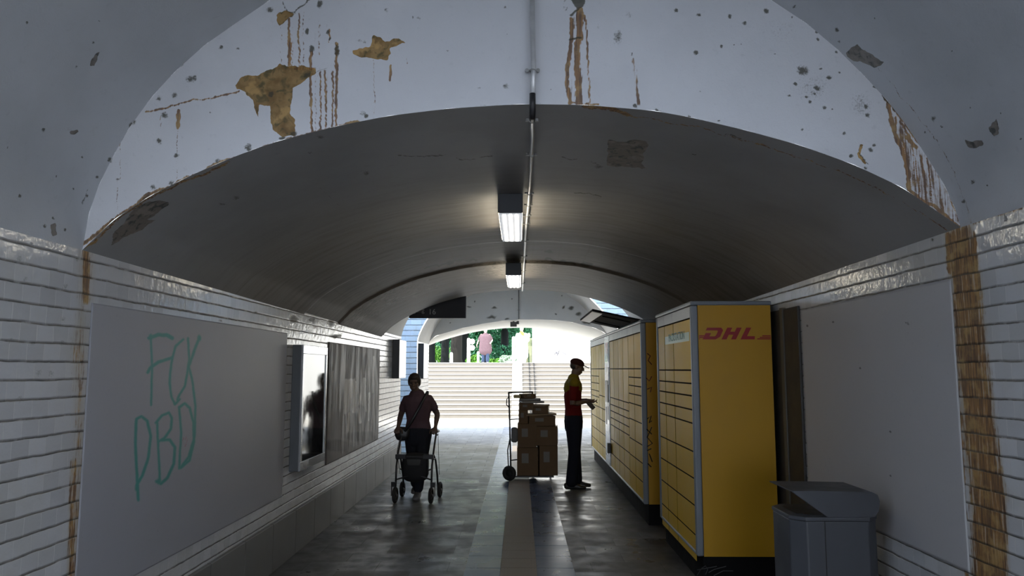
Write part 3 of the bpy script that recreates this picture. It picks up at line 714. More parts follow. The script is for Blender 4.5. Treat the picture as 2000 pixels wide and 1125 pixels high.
# ------------------------------------------------------------------ parcel lockers
def locker(label, X, ya, yb, ztop, base, cols, rows_for, term=None, name='parcel_locker', sided='yellow'):
    t = thing(name, label, 'parcel locker', (X, ya, 0))
    D = 2.0-X; L = yb-ya; fr = .055
    bm = B(); box(bm, .05, D, .02, L-.02, 0, base); obj('plinth', bm, m_dark, t)
    bm = B(); box(bm, .013, D-.01, .02, L-.02, base, ztop-.04); obj('carcass', bm, m_gap, t)
    for k, yy in (('near', 0), ('far', L-.02)):
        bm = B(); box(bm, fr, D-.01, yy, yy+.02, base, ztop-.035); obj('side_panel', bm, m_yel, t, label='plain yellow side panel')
    bm = B()
    for yy in (0, L-fr): box(bm, 0, fr, yy, yy+fr, base, ztop-.035)
    box(bm, 0, fr*.9, fr, L-fr, base, base+.03)
    bev(obj('corner_frame', bm, m_lgrey, t, label='grey corner posts'), .014, 3)
    bm = B(); box(bm, -.005, D, -.006, L+.006, ztop-.035, ztop); bev(obj('roof', bm, m_lgrey, t), .012, 3)
    ys_ = cols
    for a, b in zip(ys_, ys_[1:]):
        if term and abs((a+b)/2-(term[0]+term[1])/2) < .1: continue
        bm = B(); box(bm, .002, .012, a-ya+.003, b-ya-.003, rows_for(a)[0]+.006, ztop-.04); bev(obj('header_panel', bm, m_pgrey, t, label='pale grey header panel'), .003)
        rz = rows_for(a)
        for hi, lo in zip(rz, rz[1:]):
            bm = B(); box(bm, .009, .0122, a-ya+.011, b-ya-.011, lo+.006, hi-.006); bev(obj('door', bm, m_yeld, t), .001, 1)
    return t
XN = 1.36
yN = lambda x: at(x, 700, X=XN).y
zN = lambda y: at(1335, y, X=XN).z
rowsN = [zN(y) for y in (625,723,748,771,797,822,874,923,972,1025,1072)]
colsN = [5.955] + [yN(1314), yN(1297)] + [7.36]
NL = locker('nearer yellow parcel locker with a red logo on its side, standing by the litter bin', XN, 5.90, 7.42, 2.19, .22, colsN, lambda a: rowsN)
XFK = 1.32
yK = lambda x: at(x, 700, X=XFK).y
zK = lambda x, y: at(x, y, X=XFK).z
cr = lambda y: 640+y/5.11
rA = [zK(1246, cr(50)), zK(1248,cr(410)), zK(1248,cr(500)), zK(1249,cr(590)), zK(1250,cr(680)), zK(1250,cr(782)), 1.06, .83, .635, .435, .24]
zt = rA[0]
rB = [zt, rA[1], 1.24, 1.14, 1.05, .95, .85, .64, .44, .24]
rC = [zt, rA[1], 1.22, 1.02, .83, .62, .43, .24]
rD = [zt, rA[1], 1.53, 1.41, 1.28, 1.18, 1.02, .83, .62, .43, .24]
xs_ = [1236.5, 1225.5, 1215, 1206, 1197, 1189.5]
colsF = [8.17] + [yK(x) for x in xs_]; t0 = colsF[-1]; t1 = yK(1180.5)
colsF += [t1] + [yK(x) for x in (1174, 1168.3, 1163, 1158, 1153.5)]
yend = colsF[-1]+.06
def rowsF(a):
    i = min(range(len(colsF)), key=lambda k: abs(colsF[k]-a))
    return rA if i < 2 else rB if i < 6 else rC if i < 9 else rD
FL = locker('long yellow parcel locker bank with a touch terminal, facing the man in the cap', XFK, 8.11, yend, 2.19, .22, colsF, rowsF, term=(t0, t1))
# terminal of the long bank
def to(y): return y-8.11
tm = B(); box(tm, .0, .03, to(t0)+.01, to(t1)-.01, .24, 2.15)
term = obj('terminal', tm, M('terminal_grey', (.50, .53, .56), .3, .3), FL, label='grey terminal column with screen and slots'); bev(term, .004)
tw = t1-t0
def tp(name, a, b, z0_, z1_, m, d=.006):
    bm = B(); box(bm, -d, .0, to(t0)+tw*a, to(t0)+tw*b, z0_, z1_); return bev(obj(name, bm, m, term), .002, 1)
tp('lens_window', .15, .75, 1.75, 2.05, M('blue_glass', (.12, .17, .24), .1))
tp('label_plate', .1, .9, 1.42, 1.68, M('pale_plate', (.85, .86, .86), .3))
tp('screen', .2, .75, 1.16, 1.48, m_blackp, .012)
tp('card_slot', .15, .4, .9, 1.1, m_blackp); tp('scanner_window', .55, .8, .82, 1.08, m_blackp)
tp('lower_plate', .1, .9, .72, 1.15, M('pale_plate', (.85, .86, .86), .3), .003)
bm = B(); box(bm, -.05, 0, to(t0)-.10, to(t0)+.02, .44, .58); bev(obj('key_box', bm, m_blackp, FL), .006)

# logo on the side of the nearer unit, in letters as they stand
def quad_letters(polys, to3):
    bm = B()
    for p in polys:
        vs = [bm.verts.new(to3(x, y)) for x, y in p]; bm.faces.new(vs)
    return bm
pa = at(1353, 650, Y=5.9); pb = at(1505, 650, Y=5.9)
la = at(1372, 663, Y=5.9); lb_ = at(1482, 641, Y=5.9)
H = (lb_.z-la.z)*1.05; Wd = lb_.x-la.x
def lt(ox, wx=1.0, sh=.52):
    return lambda x, y: Vector((la.x-XN+ox*Wd+ x*wx*H + y*sh*H, -.0012, la.z + y*H))
oA = [(0,.54),(0,0),(1.1,0),(1.38,.22),(1.36,.78),(1.1,1),(-.1,1)]; oB = [(.46,.54),(.46,.26),(.90,.26),(.97,.34),(.97,.66),(.89,.76),(-.1,.76)]
Dp = [[oA[i], oA[i+1], oB[i+1], oB[i]] for i in range(6)]
Hp = [[(0,0),(.42,0),(.42,1),(0,1)], [(.42,.4),(.8,.4),(.8,.66),(.42,.66)], [(.8,0),(1.22,0),(1.22,1),(.8,1)]]
Lp = [[(0,0),(.42,0),(.42,1),(0,1)], [(.42,0),(1.2,0),(1.08,.28),(.42,.28)]]
for nm, P_, ox in (('letter_d', Dp, .0), ('letter_h', Hp, .335), ('letter_l', Lp, .67)):
    obj('logo_letter', quad_letters(P_, lt(ox)), m_red, NL, label='red logo letter')
st_ = []
for i in range(3):
    z0_ = la.z+H*(.0+.13*i)
    st_ += [((pa.x-XN, z0_), (la.x-XN-.02+.03*i, z0_+H*.09)), ((lb_.x-XN-.015+.02*i, z0_), (pb.x-XN, z0_+H*.09))]
bm = B()
for (xa, za), (xb, zb) in st_: box(bm, max(xa, .06), min(xb, .625), -.0022, -.0002, za, zb)
obj('logo_stripes', bm, m_red, NL, label='thin red stripes beside the logo')
def text_mesh(s, size, m, parent, loc, rot, name='lettering', ext=.0008, bold=.0, align='CENTER'):
    c = bpy.data.curves.new(name, 'FONT'); c.body = s; c.size = size; c.extrude = ext; c.offset = bold; c.align_x = align; c.resolution_u = 3
    o = bpy.data.objects.new('tmp', c); COL.objects.link(o)
    dg = bpy.context.evaluated_depsgraph_get(); me = bpy.data.meshes.new_from_object(o.evaluated_get(dg))
    bpy.data.objects.remove(o); bpy.data.curves.remove(c)
    me.materials.clear(); me.materials.append(m); me.name = name
    r = bpy.data.objects.new(name, me); COL.objects.link(r); r.parent = parent; r.location = loc; r.rotation_euler = rot
    return r
# pale green strip over two doors, lettering facing the walkway (-X)
ya_, yb_ = colsN[0]+.06, colsN[2]-.03
za_ = at(1330, 668, X=XN).z; zb_ = at(1330, 651, X=XN).z
bm = B(); box(bm, .0072, .0088, ya_-5.9, yb_-5.9, za_, zb_); st = obj('sticker', bm, M('pale_green_sticker', (.42, .55, .42), .35), NL, label='pale green lettered sticker')
text_mesh('PACKSTATION', .098, M('green_print', (.03, .16, .12), .4), st, (.0068, (ya_+yb_)/2-5.9, za_+.022), (PI/2, 0, -PI/2))
def scrawl(name, strokes_, to3, r, m, parent, label=None):
    for st__ in strokes_:
        bm = B(); tube(bm, [to3(x, y) for x, y in st__], r, n=5); obj('graffiti_stroke', bm, m, parent, label=label)
# black tags on the side of the long bank
def s3(x, y):
    p = at(x, y, Y=8.11); return Vector((p.x-XFK, -.001, p.z))
scrawl('graffiti_tag', [[(1264,690),(1270,695),(1266,704),(1273,712)], [(1262,738),(1268,744),(1273,735)], [(1264,760),(1273,756),(1270,766)]], s3, .006, M('faded_red_marker', (.12, .02, .01), .5), FL, 'faded red marker tag')
scrawl('graffiti_tag', [[(1264,818),(1272,812),(1268,826),(1273,822)], [(1263,838),(1273,848)], [(1273,834),(1264,854),(1274,866),(1264,872)], [(1264,880),(1272,876)], [(1268,886),(1274,902)], [(1265,905),(1272,912)]], s3, .006, M('black_marker', (.006, .006, .006), .4), FL, 'black marker tag')
def s4(x, y):
    p = at(x, y, Y=5.92); return Vector((p.x-XN, .018, p.z))
scrawl('graffiti_tag', [[(1361,1124),(1370,1110),(1378,1105),(1382,1112),(1378,1122)], [(1362,1113),(1400,1106)], [(1384,1118),(1395,1112),(1418,1106)], [(1394,1124),(1412,1115),(1432,1115)]], s4, .003, M('grey_marker', (.035, .035, .04), .5), NL, 'dim grey marker tag')

# canopy over the terminal
cn = thing('locker_canopy', 'dark canopy board tilted up along the roof edge of the long locker bank', 'canopy', (XFK, 8.3, 2.19))
c_ya, c_yb = 8.35, at(1200, 641, Z=2.2).y; bm_ = B(); A0 = at(1157, 607, Y=c_ya)
du = Vector((A0.x-XFK, 0, A0.z-2.195)); org = Vector((XFK, 8.3, 2.19))
def cpt(f, y, z=0): return Vector((XFK, y, 2.195))+du*f+Vector((0, 0, z))-org
prism(bm_, [cpt(-.12, c_ya), cpt(1, c_ya), cpt(1, c_yb), cpt(-.12, c_yb)], (0, 0, 1), .022); bev(obj('board', bm_, M('canopy_black', (.008, .008, .009), .8), cn), .004)
bm = B(); prism(bm, [cpt(.76, c_ya+.08, -.006), cpt(.985, c_ya+.08, -.006), cpt(.985, c_yb-.05, -.006), cpt(.76, c_yb-.05, -.006)], (0, 0, 1), .006)
obj('lamp_plate', bm, M('pale_lamp_plate', (.85, .80, .72), .35), cn, label='pale lamp plate')
bm = B()
for y in (c_ya+.35, c_yb-.4): tube(bm, [cpt(.05, y, -.004), cpt(.7, y, -.004)], .008, 6)
obj('arm', bm, M('canopy_black', (.008, .008, .009), .8), cn)

# ------------------------------------------------------------------ litter bin
bn = thing('litter_bin', 'dark grey hooded steel litter bin beside the nearer locker', 'bin', (1.70, 4.30, 0))
def octo(w_, d_, c): return [(-w_+c, -d_), (w_-c, -d_), (w_, -d_+c), (w_, d_-c), (w_-c, d_), (-w_+c, d_), (-w_, d_-c), (-w_, -d_+c)]
bm = B(); prism(bm, [(x, y, .04) for x, y in octo(.235, .2, .07)], (0, 0, 1), .80); bev(obj('body', bm, m_binc, bn), .006)
bm = B(); prism(bm, [(x, y, 0) for x, y in octo(.21, .18, .07)], (0, 0, 1), .04); obj('foot', bm, m_blackp, bn)
bm = B(); prism(bm, [(x, y, .84) for x, y in octo(.24, .205, .07)], (0, 0, 1), .022); bev(obj('rim', bm, m_binc, bn), .005)
bm = B()   # bent sheet hood: rises from the front right and curls over at the right
prof = []
for i in range(15):
    a = i/14
    prof.append((a,))
sec = [(-.155, .872), (-.15, .875)]
pts2 = [(.215-.01, .862), (.232, .90), (.236, .94), (.228, .975), (.20, .992), (.1, .996), (-.1, .998), (-.245, 1.0)]
front = [(-.07, .862), (.205, .862)]
ring_f = [Vector((x, -.19, z)) for x, z in [(.205,.862),(.228,.90),(.234,.945),(.224,.978),(.195,.992),(.05,.995),(-.1,.997),(-.235,.998)]]
ring_b = [Vector((p.x, .17, p.z)) for p in ring_f]
vf = [bm.verts.new(p) for p in ring_f]; vb = [bm.verts.new(p) for p in ring_b]
for i in range(len(vf)-1): bm.faces.new((vf[i], vf[i+1], vb[i+1], vb[i]))
low = bm.verts.new((-.05, -.195, .862)); bm.faces.new([low]+vf)
bmesh.ops.recalc_face_normals(bm, faces=bm.faces)
hd = obj('hood', bm, m_binc, bn, label='bent sheet hood'); sd = hd.modifiers.new('s', 'SOLIDIFY'); sd.thickness = .006
bm = B(); prism(bm, [(x*.8, y*.8, .862) for x, y in octo(.235, .2, .07)], (0, 0, 1), .004); obj('opening', bm, m_blackp, bn)
bm = B(); box(bm, -.072, -.068, -.2015, -.199, .06, .84); obj('door_seam', bm, m_blackp, bn)

# ------------------------------------------------------------------ ceiling lamps
m_lens = M('lamp_lens', (1, 1, 1), .3, var=0, emit=(.82, .88, 1.0, .30)); m_sidew = M('lamp_side', (1, 1, 1), .3, var=0, emit=(1.0, .90, .70, 22.0)); m_tube = M('lamp_tube', (1, 1, 1), .3, var=0, emit=(1.0, .93, .80, 8.0))
def ceiling_lamp(ya, yb, x, label):
    L = yb-ya; zc_ = float(zin(x, (ya+yb)/2))
    t = thing('ceiling_lamp', label, 'ceiling lamp', (x, ya, zc_-.135), group='fluorescent lamps along the tunnel crown')
    bm = B(); box(bm, -.075, .075, .02, L-.02, .06, .14); bev(obj('housing', bm, M('lamp_housing', (.07, .075, .085), .4), t), .008)
    bm = B(); box(bm, -.083, .083, .016, L-.016, .0, .058); bev(obj('diffuser', bm, m_lens, t, label='lit white diffuser'), .01, 3)
    for xx in (-.045, .0, .045):
        bm = B(); box(bm, xx-.010, xx+.010, .05, L-.05, -.003, .0); obj('tube', bm, m_tube, t, label='bright fluorescent tube')
    for xx in (-.0845, .083):
        bm = B(); box(bm, xx, xx+.0015, .05, L-.05, .012, .046); obj('side_window', bm, m_sidew, t, label='bright side strip')
    for yy in (0, L-.018):
        bm = B(); box(bm, -.088, .088, yy, yy+.018, .002, .14); bev(obj('end_cap', bm, M('lamp_cap', (.04, .045, .055), .45), t), .004)
    return t
ceiling_lamp(5.13, 6.33, -.065, 'lit fluorescent ceiling lamp nearer to the white arch face')
ceiling_lamp(8.33, 9.66, -.07, 'lit fluorescent ceiling lamp deeper in the tunnel, farther of the two')

# ------------------------------------------------------------------ conduits
def conduit(label, pts, r, clamp_at, name='conduit_pipe', m=None):
    t = thing(name, label, 'pipe', pts[0]); o0 = Vector(pts[0])
    bm = B(); tube(bm, [Vector(p)-o0 for p in pts], r, n=12); obj('pipe', bm, m or m_steel, t, smooth=True)
    for p, ax, up in clamp_at:
        p = Vector(p)-o0; ax = Vector(ax); up = Vector(up)
        sd_ = ax.cross(up).normalized()
        bm = B(); torus(bm, p, ax, r*1.12, r*.28, 16, 6)
        for s in (-1, 1):
            c = p+sd_*s*r*2.1; cyl(bm, c, up, r*.75, r*1.2, 8)
            tube(bm, [p+sd_*s*r*1.1, c], r*.35, 6)
        obj('clamp', bm, M('clamp_steel', (.35, .35, .34), .4, .7), t)
    return t
zt_ = float(np.interp(.05, XO, ZO))
cp = [(at(1038,0,Y=Y0-.03).x, Y0-.03, zt_-.02), (at(1042,150,Y=Y0-.03).x, Y0-.03, 3.05), (.062, Y0-.03, 2.90)]
conduit('vertical galvanised conduit pipe on the white arch face', cp, .0125, [((cp[2][0], Y0-.03, at(1041,138,Y=Y0-.03).z), (0,0,1), (0,1,0))])
bm = B(); e0 = Vector(cp[-1])
tube(bm, [e0+Vector((0,0,.045)), e0+Vector((0,0,.0)), e0+Vector((0,0,-.03)), e0+Vector((0,.03,-.055)), e0+Vector((0,.08,-.055))], .0145, n=12)
tag(obj('conduit_elbow', bm, m_blackp, smooth=True), 'short black elbow joining the two conduit runs at the arch edge', 'pipe fitting')
def cz(x, y, r=.02): return float(zin(x, y))-r
run = []; clamps = []
for px_, py_ in ((1043,222),(1040,270),(1037,320),(1035,360),(1032,400),(1029,425),(1026,460),(1024,500),(1022,535),(1020,568)):
    # height follows the soffit
    y = 3.5
    for _ in range(12):
        z = cz(.05, y, .022)
        p = at(px_, py_, Z=z); y = min(max(p.y, 3.45), 10.9)
    run.append((p.x, y, cz(p.x, y, .022)))
run[0] = (e0.x, Y0+.05, e0.z-.055)
run.insert(1, (e0.x, Y0+.16, cz(e0.x, 3.6, .022)))
def along(f):
    k = f*(len(run)-1); i = min(int(k), len(run)-2); a = Vector(run[i]); b = Vector(run[i+1]); return a.lerp(b, k-i), (b-a).normalized()
for f in (.08, .26, .44, .50, .58, .63, .72, .80, .88, .95):
    p, ax = along(f); clamps.append((p, ax, (0, 0, 1)))
conduit('long galvanised conduit pipe running along the tunnel crown', run, .0115, clamps)
zb2 = 3.58; p0_ = (-.02, Y2-.02, zb2)
conduit('thin conduit pipe on the far arch face above the stairs', [(-.02, Y2-.02, zb2), (-.02, Y2-.02, 3.0), (-.02, Y2-.02, 2.77)], .011, [((-.02, Y2-.02, 2.98), (0,0,1), (0,1,0))], m=M('dull_pipe', (.25, .25, .24), .5, .3))
q = at(1003, 634, Y=17.3)
bm = B(); box(bm, q.x-.075, q.x+.075, 17.25, 17.38, q.z-.05, q.z+.06); cyl(bm, (q.x+.1, 17.32, q.z+.06), (0,0,1), .03, .10)
eb = thing('junction_box', 'small dark grey box under the far arch crown', 'box', (0, 0, 0)); bev(obj('box', bm, M('box_grey', (.10, .10, .10), .5), eb), .006)
bm = B(); box(bm, q.x-.02, q.x+.02, 17.29, 17.34, q.z+.05, 2.80); obj('hanger', bm, m_blackp, eb)

# ------------------------------------------------------------------ hanging sign
sg = thing('hanging_sign', 'dark blue overhead direction sign with white letters', 'sign', (0, 11.5, 0))
s0 = at(910, 577, Y=11.5); s1 = at(798, 622, Y=11.5)
xa, xb, za, zb = -1.72, s0.x, at(900, 621, Y=11.5).z, s0.z+.02
bm = B(); box(bm, xa, xb, 0, .12, za, zb); bev(obj('sign_box', bm, M('sign_navy', (.004, .005, .010), .6), sg), .006)
bm = B(); box(bm, xa+.05, xb-.05, .02, .10, zb, zb+.03); obj('top_rail', bm, M('rail_olive', (.05, .05, .04), .5), sg)
for xx in (xa+.75, xb-.1):
    bm = B(); tube(bm, [(xx, .06, zb+.02), (xx, .06, float(np.interp(xx, XF, ZF)))], .012, 8); obj('hanger', bm, m_steel, sg)
m_sw = M('sign_white', (.30, .30, .30), .5)
tp_ = at(836, 611, Y=11.5)
text_mesh('Ausgang', .10, m_sw, sg, (at(829, 608, Y=11.5).x, -.001, at(829, 610, Y=11.5).z), (PI/2, 0, 0), align='RIGHT')
text_mesh('16', .12, m_sw, sg, (at(844, 608, Y=11.5).x, -.001, at(844, 614, Y=11.5).z), (PI/2, 0, 0))
# ------------------------------------------------------------------ people
def V(*a): return Vector(a)
def hand(bm, w, d, n, s, curl=.5, k=1.0):
    """w wrist, d forward, n the side the fingers close towards, s +1/-1 which side the thumb is on"""
    d = Vector(d).normalized(); n = Vector(n); n = (n-d*n.dot(d)).normalized(); l = d.cross(n)*s
    loft(bm, [(w-d*.02, .026*k, .020*k), (w+d*.02*k, .031*k, .017*k), (w+d*.06*k, .041*k, .016*k), (w+d*.09*k, .040*k, .013*k)], side=l, n=12)
    for i, ln in enumerate((.066, .075, .070, .054)):
        p = w+d*(.092-.004*abs(i-1.2))*k + l*(.031-.0205*i)*k
        a = curl*.7; r = .0088*k; pts = [(p-d*.02*k, r*1.05, r*1.05)]
        fan = l*(.07-.05*i)
        for q_, f_ in enumerate((.45, .31, .24)):
            pts.append((p, r, r)); dirv = ((d+fan)*math.cos(a)+n*math.sin(a)).normalized()
            p = p+dirv*ln*f_*k; a += curl*.9; r *= .9
        pts.append((p, r*.85, r*.85)); loft(bm, pts, side=l, n=8)
    p = w+d*.025*k+l*.028*k; d1 = (l*.75+d*.6+n*.25).normalized(); d2 = (d*.9+l*.25+n*(.2+curl*.4)).normalized()
    loft(bm, [(p, .014*k, .013*k), (p+d1*.035*k, .012*k, .011*k), (p+d1*.035*k+d2*.028*k, .0105*k, .010*k), (p+d1*.035*k+d2*.052*k, .008*k, .008*k)], side=n, n=8)
def head(bm, c, k=1.0, tilt=0.0, turn=0.0):
    """face towards -Y; tilt > 0 looks down"""
    R = Matrix.Rotation(turn, 3, 'Z') @ Matrix.Rotation(tilt, 3, 'X')
    f = lambda x, y, z: Vector(c)+R@(Vector((x, y, z))*k)
    e = lambda p, r: ell(bm, f(*p), tuple(v*k for v in r), R, 3)
    e((0, .012, .028), (.073, .092, .088)); e((0, -.030, -.030), (.058, .060, .075))
    e((0, -.048, -.078), (.032, .034, .030)); e((0, -.068, .030), (.052, .022, .016))
    e((0, -.092, -.012), (.011, .018, .026)); e((0, -.106, -.026), (.014, .013, .010))
    e((0, -.085, -.060), (.022, .012, .007)); e((0, -.082, -.068), (.018, .012, .007))
    for s in (-1, 1):
        e((s*.074, .008, -.008), (.009, .018, .030)); e((s*.040, -.062, -.020), (.022, .022, .020))
    return f, R
def remesh(o, v, smooth=6, f=.5):
    r = o.modifiers.new('remesh', 'REMESH'); r.mode = 'VOXEL'; r.voxel_size = v; r.use_smooth_shade = True
    s = o.modifiers.new('smooth', 'SMOOTH'); s.iterations = smooth; s.factor = f
    return o
def person(label, loc, rz, J, P, vox=.006):
    """J joints in a frame that faces -Y (x = the person's left); P looks"""
    t = thing('person', label, 'person', loc, rz)
    sk = P['skin']; g = P.get('girth', 1.0)
    bm = B()
    f, R = head(bm, J['head'], P.get('hk', 1.0), P.get('tilt', 0), P.get('turn', 0))
    nb = J['neck']
    loft(bm, [(nb+V(0, .01, -.06), .07, .06), (nb, .055, .055), (J['head']+V(0, .02, -.06), .052, .055)])
    tor = [(J['pelvis']+V(0, 0, -.05), .15*g, .11*g), (J['pelvis']+V(0, 0, .06), .155*g, .11*g), (J['pelvis'].lerp(J['chest'], .5), .135*g, .10*g), (J['chest'], .16*g, .11*g), (J['chest'].lerp(nb, .55), .17, .10), (nb+V(0, 0, -.02), .09, .07)]
    loft(bm, tor, power=2.3)
    for s in ('L', 'R'):
        sh, el, wr = J['sh'+s], J['el'+s], J['wr'+s]
        loft(bm, [(J['chest'].lerp(nb, .7)+V(0, 0, 0), .06, .06), (sh, .056, .056), (sh.lerp(el, .5), .045, .045), (el, .037, .037), (el.lerp(wr, .3), .038, .036), (wr, .026, .022)], side=(0, 1, 0))
        hd_, hn, cu, ts = J['hand'+s]; hand(bm, wr, hd_, hn, ts, cu)
        hp, kn, an = J['hp'+s], J['kn'+s], J['an'+s]
        loft(bm, [(hp, .085*g, .09*g), (hp.lerp(kn, .5), .072*g, .075*g), (kn, .052, .055), (kn.lerp(an, .35), .05, .055), (an, .034, .038)])
        ft = J.get('ft'+s, V(0, -1, 0)); loft(bm, [(an+V(0, .02, -.03), .035, .04), (an+ft*.06+V(0, 0, -.05), .04, .03), (an+ft*.15+V(0, 0, -.065), .035, .018)])
    remesh(obj('body', bm, sk, t, smooth=True), vox)
    # clothes
    e = .014
    bm = B(); loft(bm, [(c, a+e, b+e) for c, a, b in P.get('torso', lambda x: x)(tor)[P.get('hem', 1):]], power=2.4)
    for s in ('L', 'R'):
        sh, el, wr = J['sh'+s], J['el'+s], J['wr'+s]; k = P.get('sleeve', .75)
        c2 = sh.lerp(el, k) if k <= 1 else el.lerp(wr, k-1)
        mid = [(el, .05, .05)] if k > 1 else []
        loft(bm, [(J['chest'].lerp(nb, .66), .075, .07), (sh+V(0, 0, -.012), P.get('shr', .066), P.get('shr', .066)), (sh.lerp(el, min(k, 1)*.6), .058, .056)]+mid+[(c2, .056, .056)], side=(0, 1, 0))
    if P.get('tunic'): loft(bm, [(V(0, 0, P['tunic']), .20*g, .15*g), (J['pelvis'], .185*g, .14*g), (J['chest'], .165*g, .12*g)], power=2.4)
    top = remesh(obj('shirt', bm, P['top'], t, smooth=True, label=P.get('toplabel')), vox*1.3, 4)
    bm = B(); pv = J['pelvis']
    loft(bm, [(pv+V(0, 0, -.10), .15*g+e, .115*g+e), (pv+V(0, 0, -.02), .16*g+e, .12*g+e), (pv+V(0, 0, .07), .15*g+e, .108*g+e)], power=2.4)
    for s in ('L', 'R'):
        hp, kn, an = J['hp'+s], J['kn'+s], J['an'+s]; e2 = P.get('loose', .015); k = P.get('leglen', .92)
        loft(bm, [(hp+V(0, 0, .02), .085*g+e2, .10*g+e2), (hp.lerp(kn, .5), .075*g+e2, .082*g+e2), (kn, .058+e2, .062+e2), (kn.lerp(an, .5), .056+e2, .060+e2), (kn.lerp(an, k), .052+e2, .060+e2)], power=2.3)
    remesh(obj('trousers', bm, P['legs'], t, smooth=True), vox*1.3, 4)
    for s in ('L', 'R'):
        an = J['an'+s]; ft = J.get('ft'+s, V(0, -1, 0)); bm = B()
        sd_ = V(-ft.y, ft.x, 0).normalized() if abs(ft.x)+abs(ft.y) > 0 else V(1, 0, 0)
        h = an.z
        def pt(a, z): return V(an.x, an.y, 0)+V(ft.x, ft.y, 0).normalized()*a+V(0, 0, z)
        zz = an.z-.085
        loft(bm, [(pt(-.075, zz+.05), .030, .045), (pt(-.03, zz+.058), .040, .054), (pt(.04, zz+.048), .044, .045), (pt(.12, zz+.034), .048, .032), (pt(.18, zz+.028), .040, .024)], side=sd_, n=14, power=2.6)
        loft(bm, [(V(an.x, an.y, zz+.06), .045, .05), (V(an.x, an.y, zz+.11), .042, .048)], side=(1, 0, 0))
        remesh(obj('shoe', bm, P['shoe'], t, smooth=True), vox*1.2, 3)
    for s in (-1, 1):
        bm = B(); ell(bm, f(s*.031, -.079, .006), (.0125, .008, .009), R, 2); obj('eye', bm, m_eye, t, smooth=True)
    # hair
    hs = P.get('hair')
    if hs:
        bm = B(); e = lambda p, r: ell(bm, f(*p), r, R, 3)
        for p, r in hs: e(p, r)
        remesh(obj('hair', bm, P['hairm'], t, smooth=True), .007, 2)
    return t, f, R
# --- woman pushing the walking frame, facing the camera
WY = 9.80; WXc = at(816, 900, Y=WY).x
JW = dict(pelvis=V(0, 0, .84), chest=V(0, -.03, 1.14), neck=V(-.015, -.06, 1.335), head=V(-.045, -.10, 1.475),
          shL=V(.15, -.04, 1.265), elL=V(.245, .03, 1.06), wrL=V(.235, -.115, .90), handL=(V(0, -.9, -.35), V(0, -.3, -1), 1.3, -1),
          shR=V(-.158, -.04, 1.255), elR=V(-.235, .03, 1.05), wrR=V(-.245, -.115, .90), handR=(V(0, -.9, -.35), V(0, -.3, -1), 1.3, 1),
          hpL=V(.085, 0, .80), knL=V(.06, -.13, .46), anL=V(.02, -.10, .09), hpR=V(-.085, 0, .80), knR=V(-.06, .01, .45), anR=V(-.05, .22, .12))
m_top = M('dusty_pink_shirt', (.11, .068, .08), .85, var=.15, nscale=25)
hairw = [((0, .018, .038), (.083, .098, .090)), ((0, .045, -.01), (.080, .070, .070)), ((.070, .012, .018), (.016, .04, .04)), ((-.070, .012, .018), (.016, .04, .04)), ((0, -.055, .074), (.058, .03, .022))]
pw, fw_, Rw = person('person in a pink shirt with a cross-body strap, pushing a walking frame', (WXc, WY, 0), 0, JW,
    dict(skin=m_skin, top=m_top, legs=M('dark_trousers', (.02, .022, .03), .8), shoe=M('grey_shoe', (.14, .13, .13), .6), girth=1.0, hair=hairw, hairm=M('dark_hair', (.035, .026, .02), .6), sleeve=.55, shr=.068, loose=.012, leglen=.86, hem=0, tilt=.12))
bm = B(); loft(bm, [(V(.12, -.03, 1.36), .018, .006), (V(.10, -.13, 1.30), .018, .006), (V(.03, -.185, 1.15), .018, .006), (V(-.06, -.19, .98), .018, .006), (V(-.15, -.16, .86), .018, .006)], side=(1, .2, 0), n=8)
loft(bm, [(V(.12, -.03, 1.36), .018, .006), (V(.10, .08, 1.28), .018, .006), (V(0, .14, 1.1), .018, .006), (V(-.14, .11, .92), .018, .006)], side=(1, .2, 0), n=8)
hb = thing('shoulder_bag', 'black shoulder bag hanging at the hip of the person with the walking frame', 'bag', (WXc, WY, 0))
obj('strap', bm, m_blackp, hb, smooth=True)
bm = B(); loft(bm, [(V(-.19, -.10, .775), .045, .085), (V(-.19, -.10, .80), .05, .10), (V(-.185, -.10, .87), .045, .095)], side=(0, 1, 0), power=3); obj('bag_body', bm, m_blackp, hb, smooth=True)

